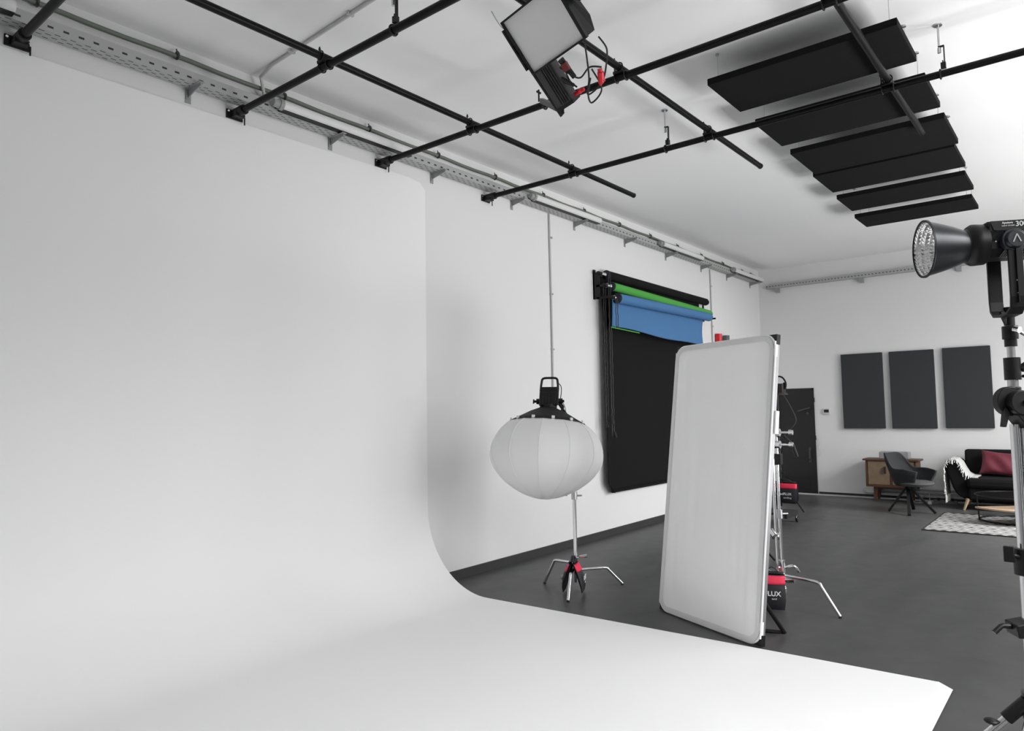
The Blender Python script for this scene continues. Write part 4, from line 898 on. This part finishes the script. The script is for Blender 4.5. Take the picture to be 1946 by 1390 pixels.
for k in range(16):
    p = thr(k/15, 0); m.tube([p, p+V((random.uniform(-.01, .01), 0, -.06)), p+V((random.uniform(-.015, .015), .005, -.11))], .006, 5)
m.build('fringe', M_fringe, t)
# rug
tag(MB().span((10.31, -.5, fz(11)-.012), (12.03, 1.82, fz(11)+.012)).build('rug', M_rug, origin=(11.17, .66, 0)), 'black and white herringbone rug in front of the sofa', 'rug')
for o in bpy.data.objects:
    if o.name == 'rug':
        o.rotation_euler = (0, -.006, 0)
# coffee table
TC = V((11.62, .88, fz(11.6)+.012))
t = thing('coffee_table', tuple(TC), 'round black wire coffee table with a glass top and a wooden shelf on the rug', 'table')
MB().cyl(TC+V((0, 0, .335)), TC+V((0, 0, .345)), .50, n=48).build('glass_top', M_glass, t)
m = MB(); m.tube([TC+V((.5*math.cos(a), .5*math.sin(a), .34)) for a in [2*PI*k/48 for k in range(48)]], .007, 6, closed=True); m.tube([TC+V((.455*math.cos(a), .455*math.sin(a), .012)) for a in [2*PI*k/48 for k in range(48)]], .012, 6, closed=True); m.build('wire_ring', M_black, t)
m = MB(); hd = [TC+(V((.636, -.772, 0))*math.cos(a)-V((.772, .636, 0))*math.sin(a))*.60+V((0, 0, .185)) for a in [PI*k/32 for k in range(33)]]; m.prism(hd, (0, 0, .022)); m.build('wood_shelf', M_beech, t, bevel=.004)
for a in (1.85, 4.0, 5.6):
    m = MB(); m.cyl(TC+V((.465*math.cos(a), .465*math.sin(a), .0)), TC+V((.485*math.cos(a), .485*math.sin(a), .34)), .010, n=8); m.build('leg', M_black, t)
# power strip and cables below the wall
t = thing('power_strip', (13.2, 2.0, fz(13)), 'grey power strip with plugs on the floor between sideboard and sofa', 'power strip')
MB().span((13.12, 1.80, fz(13)), (13.18, 2.12, fz(13)+.05)).build('housing', mat('strip_grey', (.16, .16, .16), .5), t, bevel=.004)
m = MB()
for y in (1.86, 1.95, 2.05): m.box((13.14, y, fz(13)+.065), (.04, .04, .04))
m.build('plug', M_blackm, t)
m = MB(); m.tube(smooth_path([(13.15, 2.12, .08), (13.1, 2.25, .06), (13.0, 2.32, .055), (13.1, 2.40, .06), (13.18, 2.3, .10), (13.2, 2.2, .2), (13.05, 2.15, .06), (13.1, 2.05, .06)]), .006, 6); m.tube(smooth_path([(13.0, 2.1, .055), (13.05, 2.22, .055), (12.95, 2.3, .055), (13.1, 2.42, .055), (13.2, 2.5, .06)]), .005, 6)
tag(m.build('power_cable', mat('light_cable', (.3, .3, .3), .5), origin=(13.1, 2.2, .05)), 'tangle of pale cables on the floor beside the power strip', 'cable')
tag(MB().span((12.93, 2.12, fz(13)), (12.98, 2.17, fz(13)+.04)).build('power_adapter', M_pale, origin=(12.95, 2.14, .05)), 'small white power adapter lying under the armchair by the wall', 'adapter')
m = MB(); m.tube(smooth_path([(13.3, 3.02, .22), (13.3, 3.15, .22), (13.3, 3.19, .19), (13.3, 3.15, .15), (13.3, 3.0, .15)]), .010, 6)
m.box((13.36, 3.1, .165), (.06, .24, .03))
tag(m.build('wall_socket_strip', M_pale, origin=(13.35, 3.1, .16)), 'white socket strip low on the wall behind the sideboard leg', 'socket')

# ------------------------------------------------------------------ light
def area(x0, x1, z0, z1, y, pw, sp_=180):
    l = bpy.data.lights.new('window_daylight', 'AREA'); l.shape = 'RECTANGLE'; l.size = x1-x0; l.size_y = z1-z0; l.energy = pw; l.spread = math.radians(sp_); l.color = (1, 1, 1.0)
    o = bpy.data.objects.new('window_daylight', l); COL.objects.link(o); o.location = ((x0+x1)/2, y, (z0+z1)/2); o.rotation_euler = (math.radians(90), 0, 0)
    return o
SKYP = [0, 141, 126, 39, 35, 262]; SKYT = [28, 28, 28, 70, 62, 41]      # sky seen through each window
SPR = 110
UPFILLP = [0, 0, 0, 296, 233, 157]                                             # upward lamps added outside the windows to brighten the ceiling
for (a, b), p, tl, g in zip(WIN, SKYP, SKYT, UPFILLP):
    if p:
        o = area(a, b, WZ0+1.1, WZ1+.5, FY-.9, p, SPR); o.rotation_euler = (math.radians(tl), 0, 0)
    if g:
        o = area(a, b, -.4, 1.2, FY-1.3, g); o.rotation_euler = (math.radians(128), 0, 0)
w = bpy.data.worlds.new('sky'); sc.world = w; w.use_nodes = True
w.node_tree.nodes['Background'].inputs[0].default_value = (.97, .985, 1, 1); w.node_tree.nodes['Background'].inputs[1].default_value = .02

# ------------------------------------------------------------------ camera
cam = bpy.data.cameras.new('camera'); co = bpy.data.objects.new('camera', cam); COL.objects.link(co)
cam.sensor_width = 36; cam.sensor_fit = 'HORIZONTAL'; cam.lens = 1352.6/1946*36; cam.clip_start = .05
R = Matrix((cr, -cdn, -cf)).transposed()
co.matrix_world = Matrix.Translation(CAM) @ R.to_4x4()
sc.camera = co
sc.view_settings.view_transform = 'Standard'; sc.view_settings.look = 'None'; sc.view_settings.gamma = 1; sc.view_settings.exposure = .02
try: sc.view_settings.use_curve_mapping = False
except Exception: pass
sc.cycles.max_bounces = 10; sc.cycles.diffuse_bounces = 6
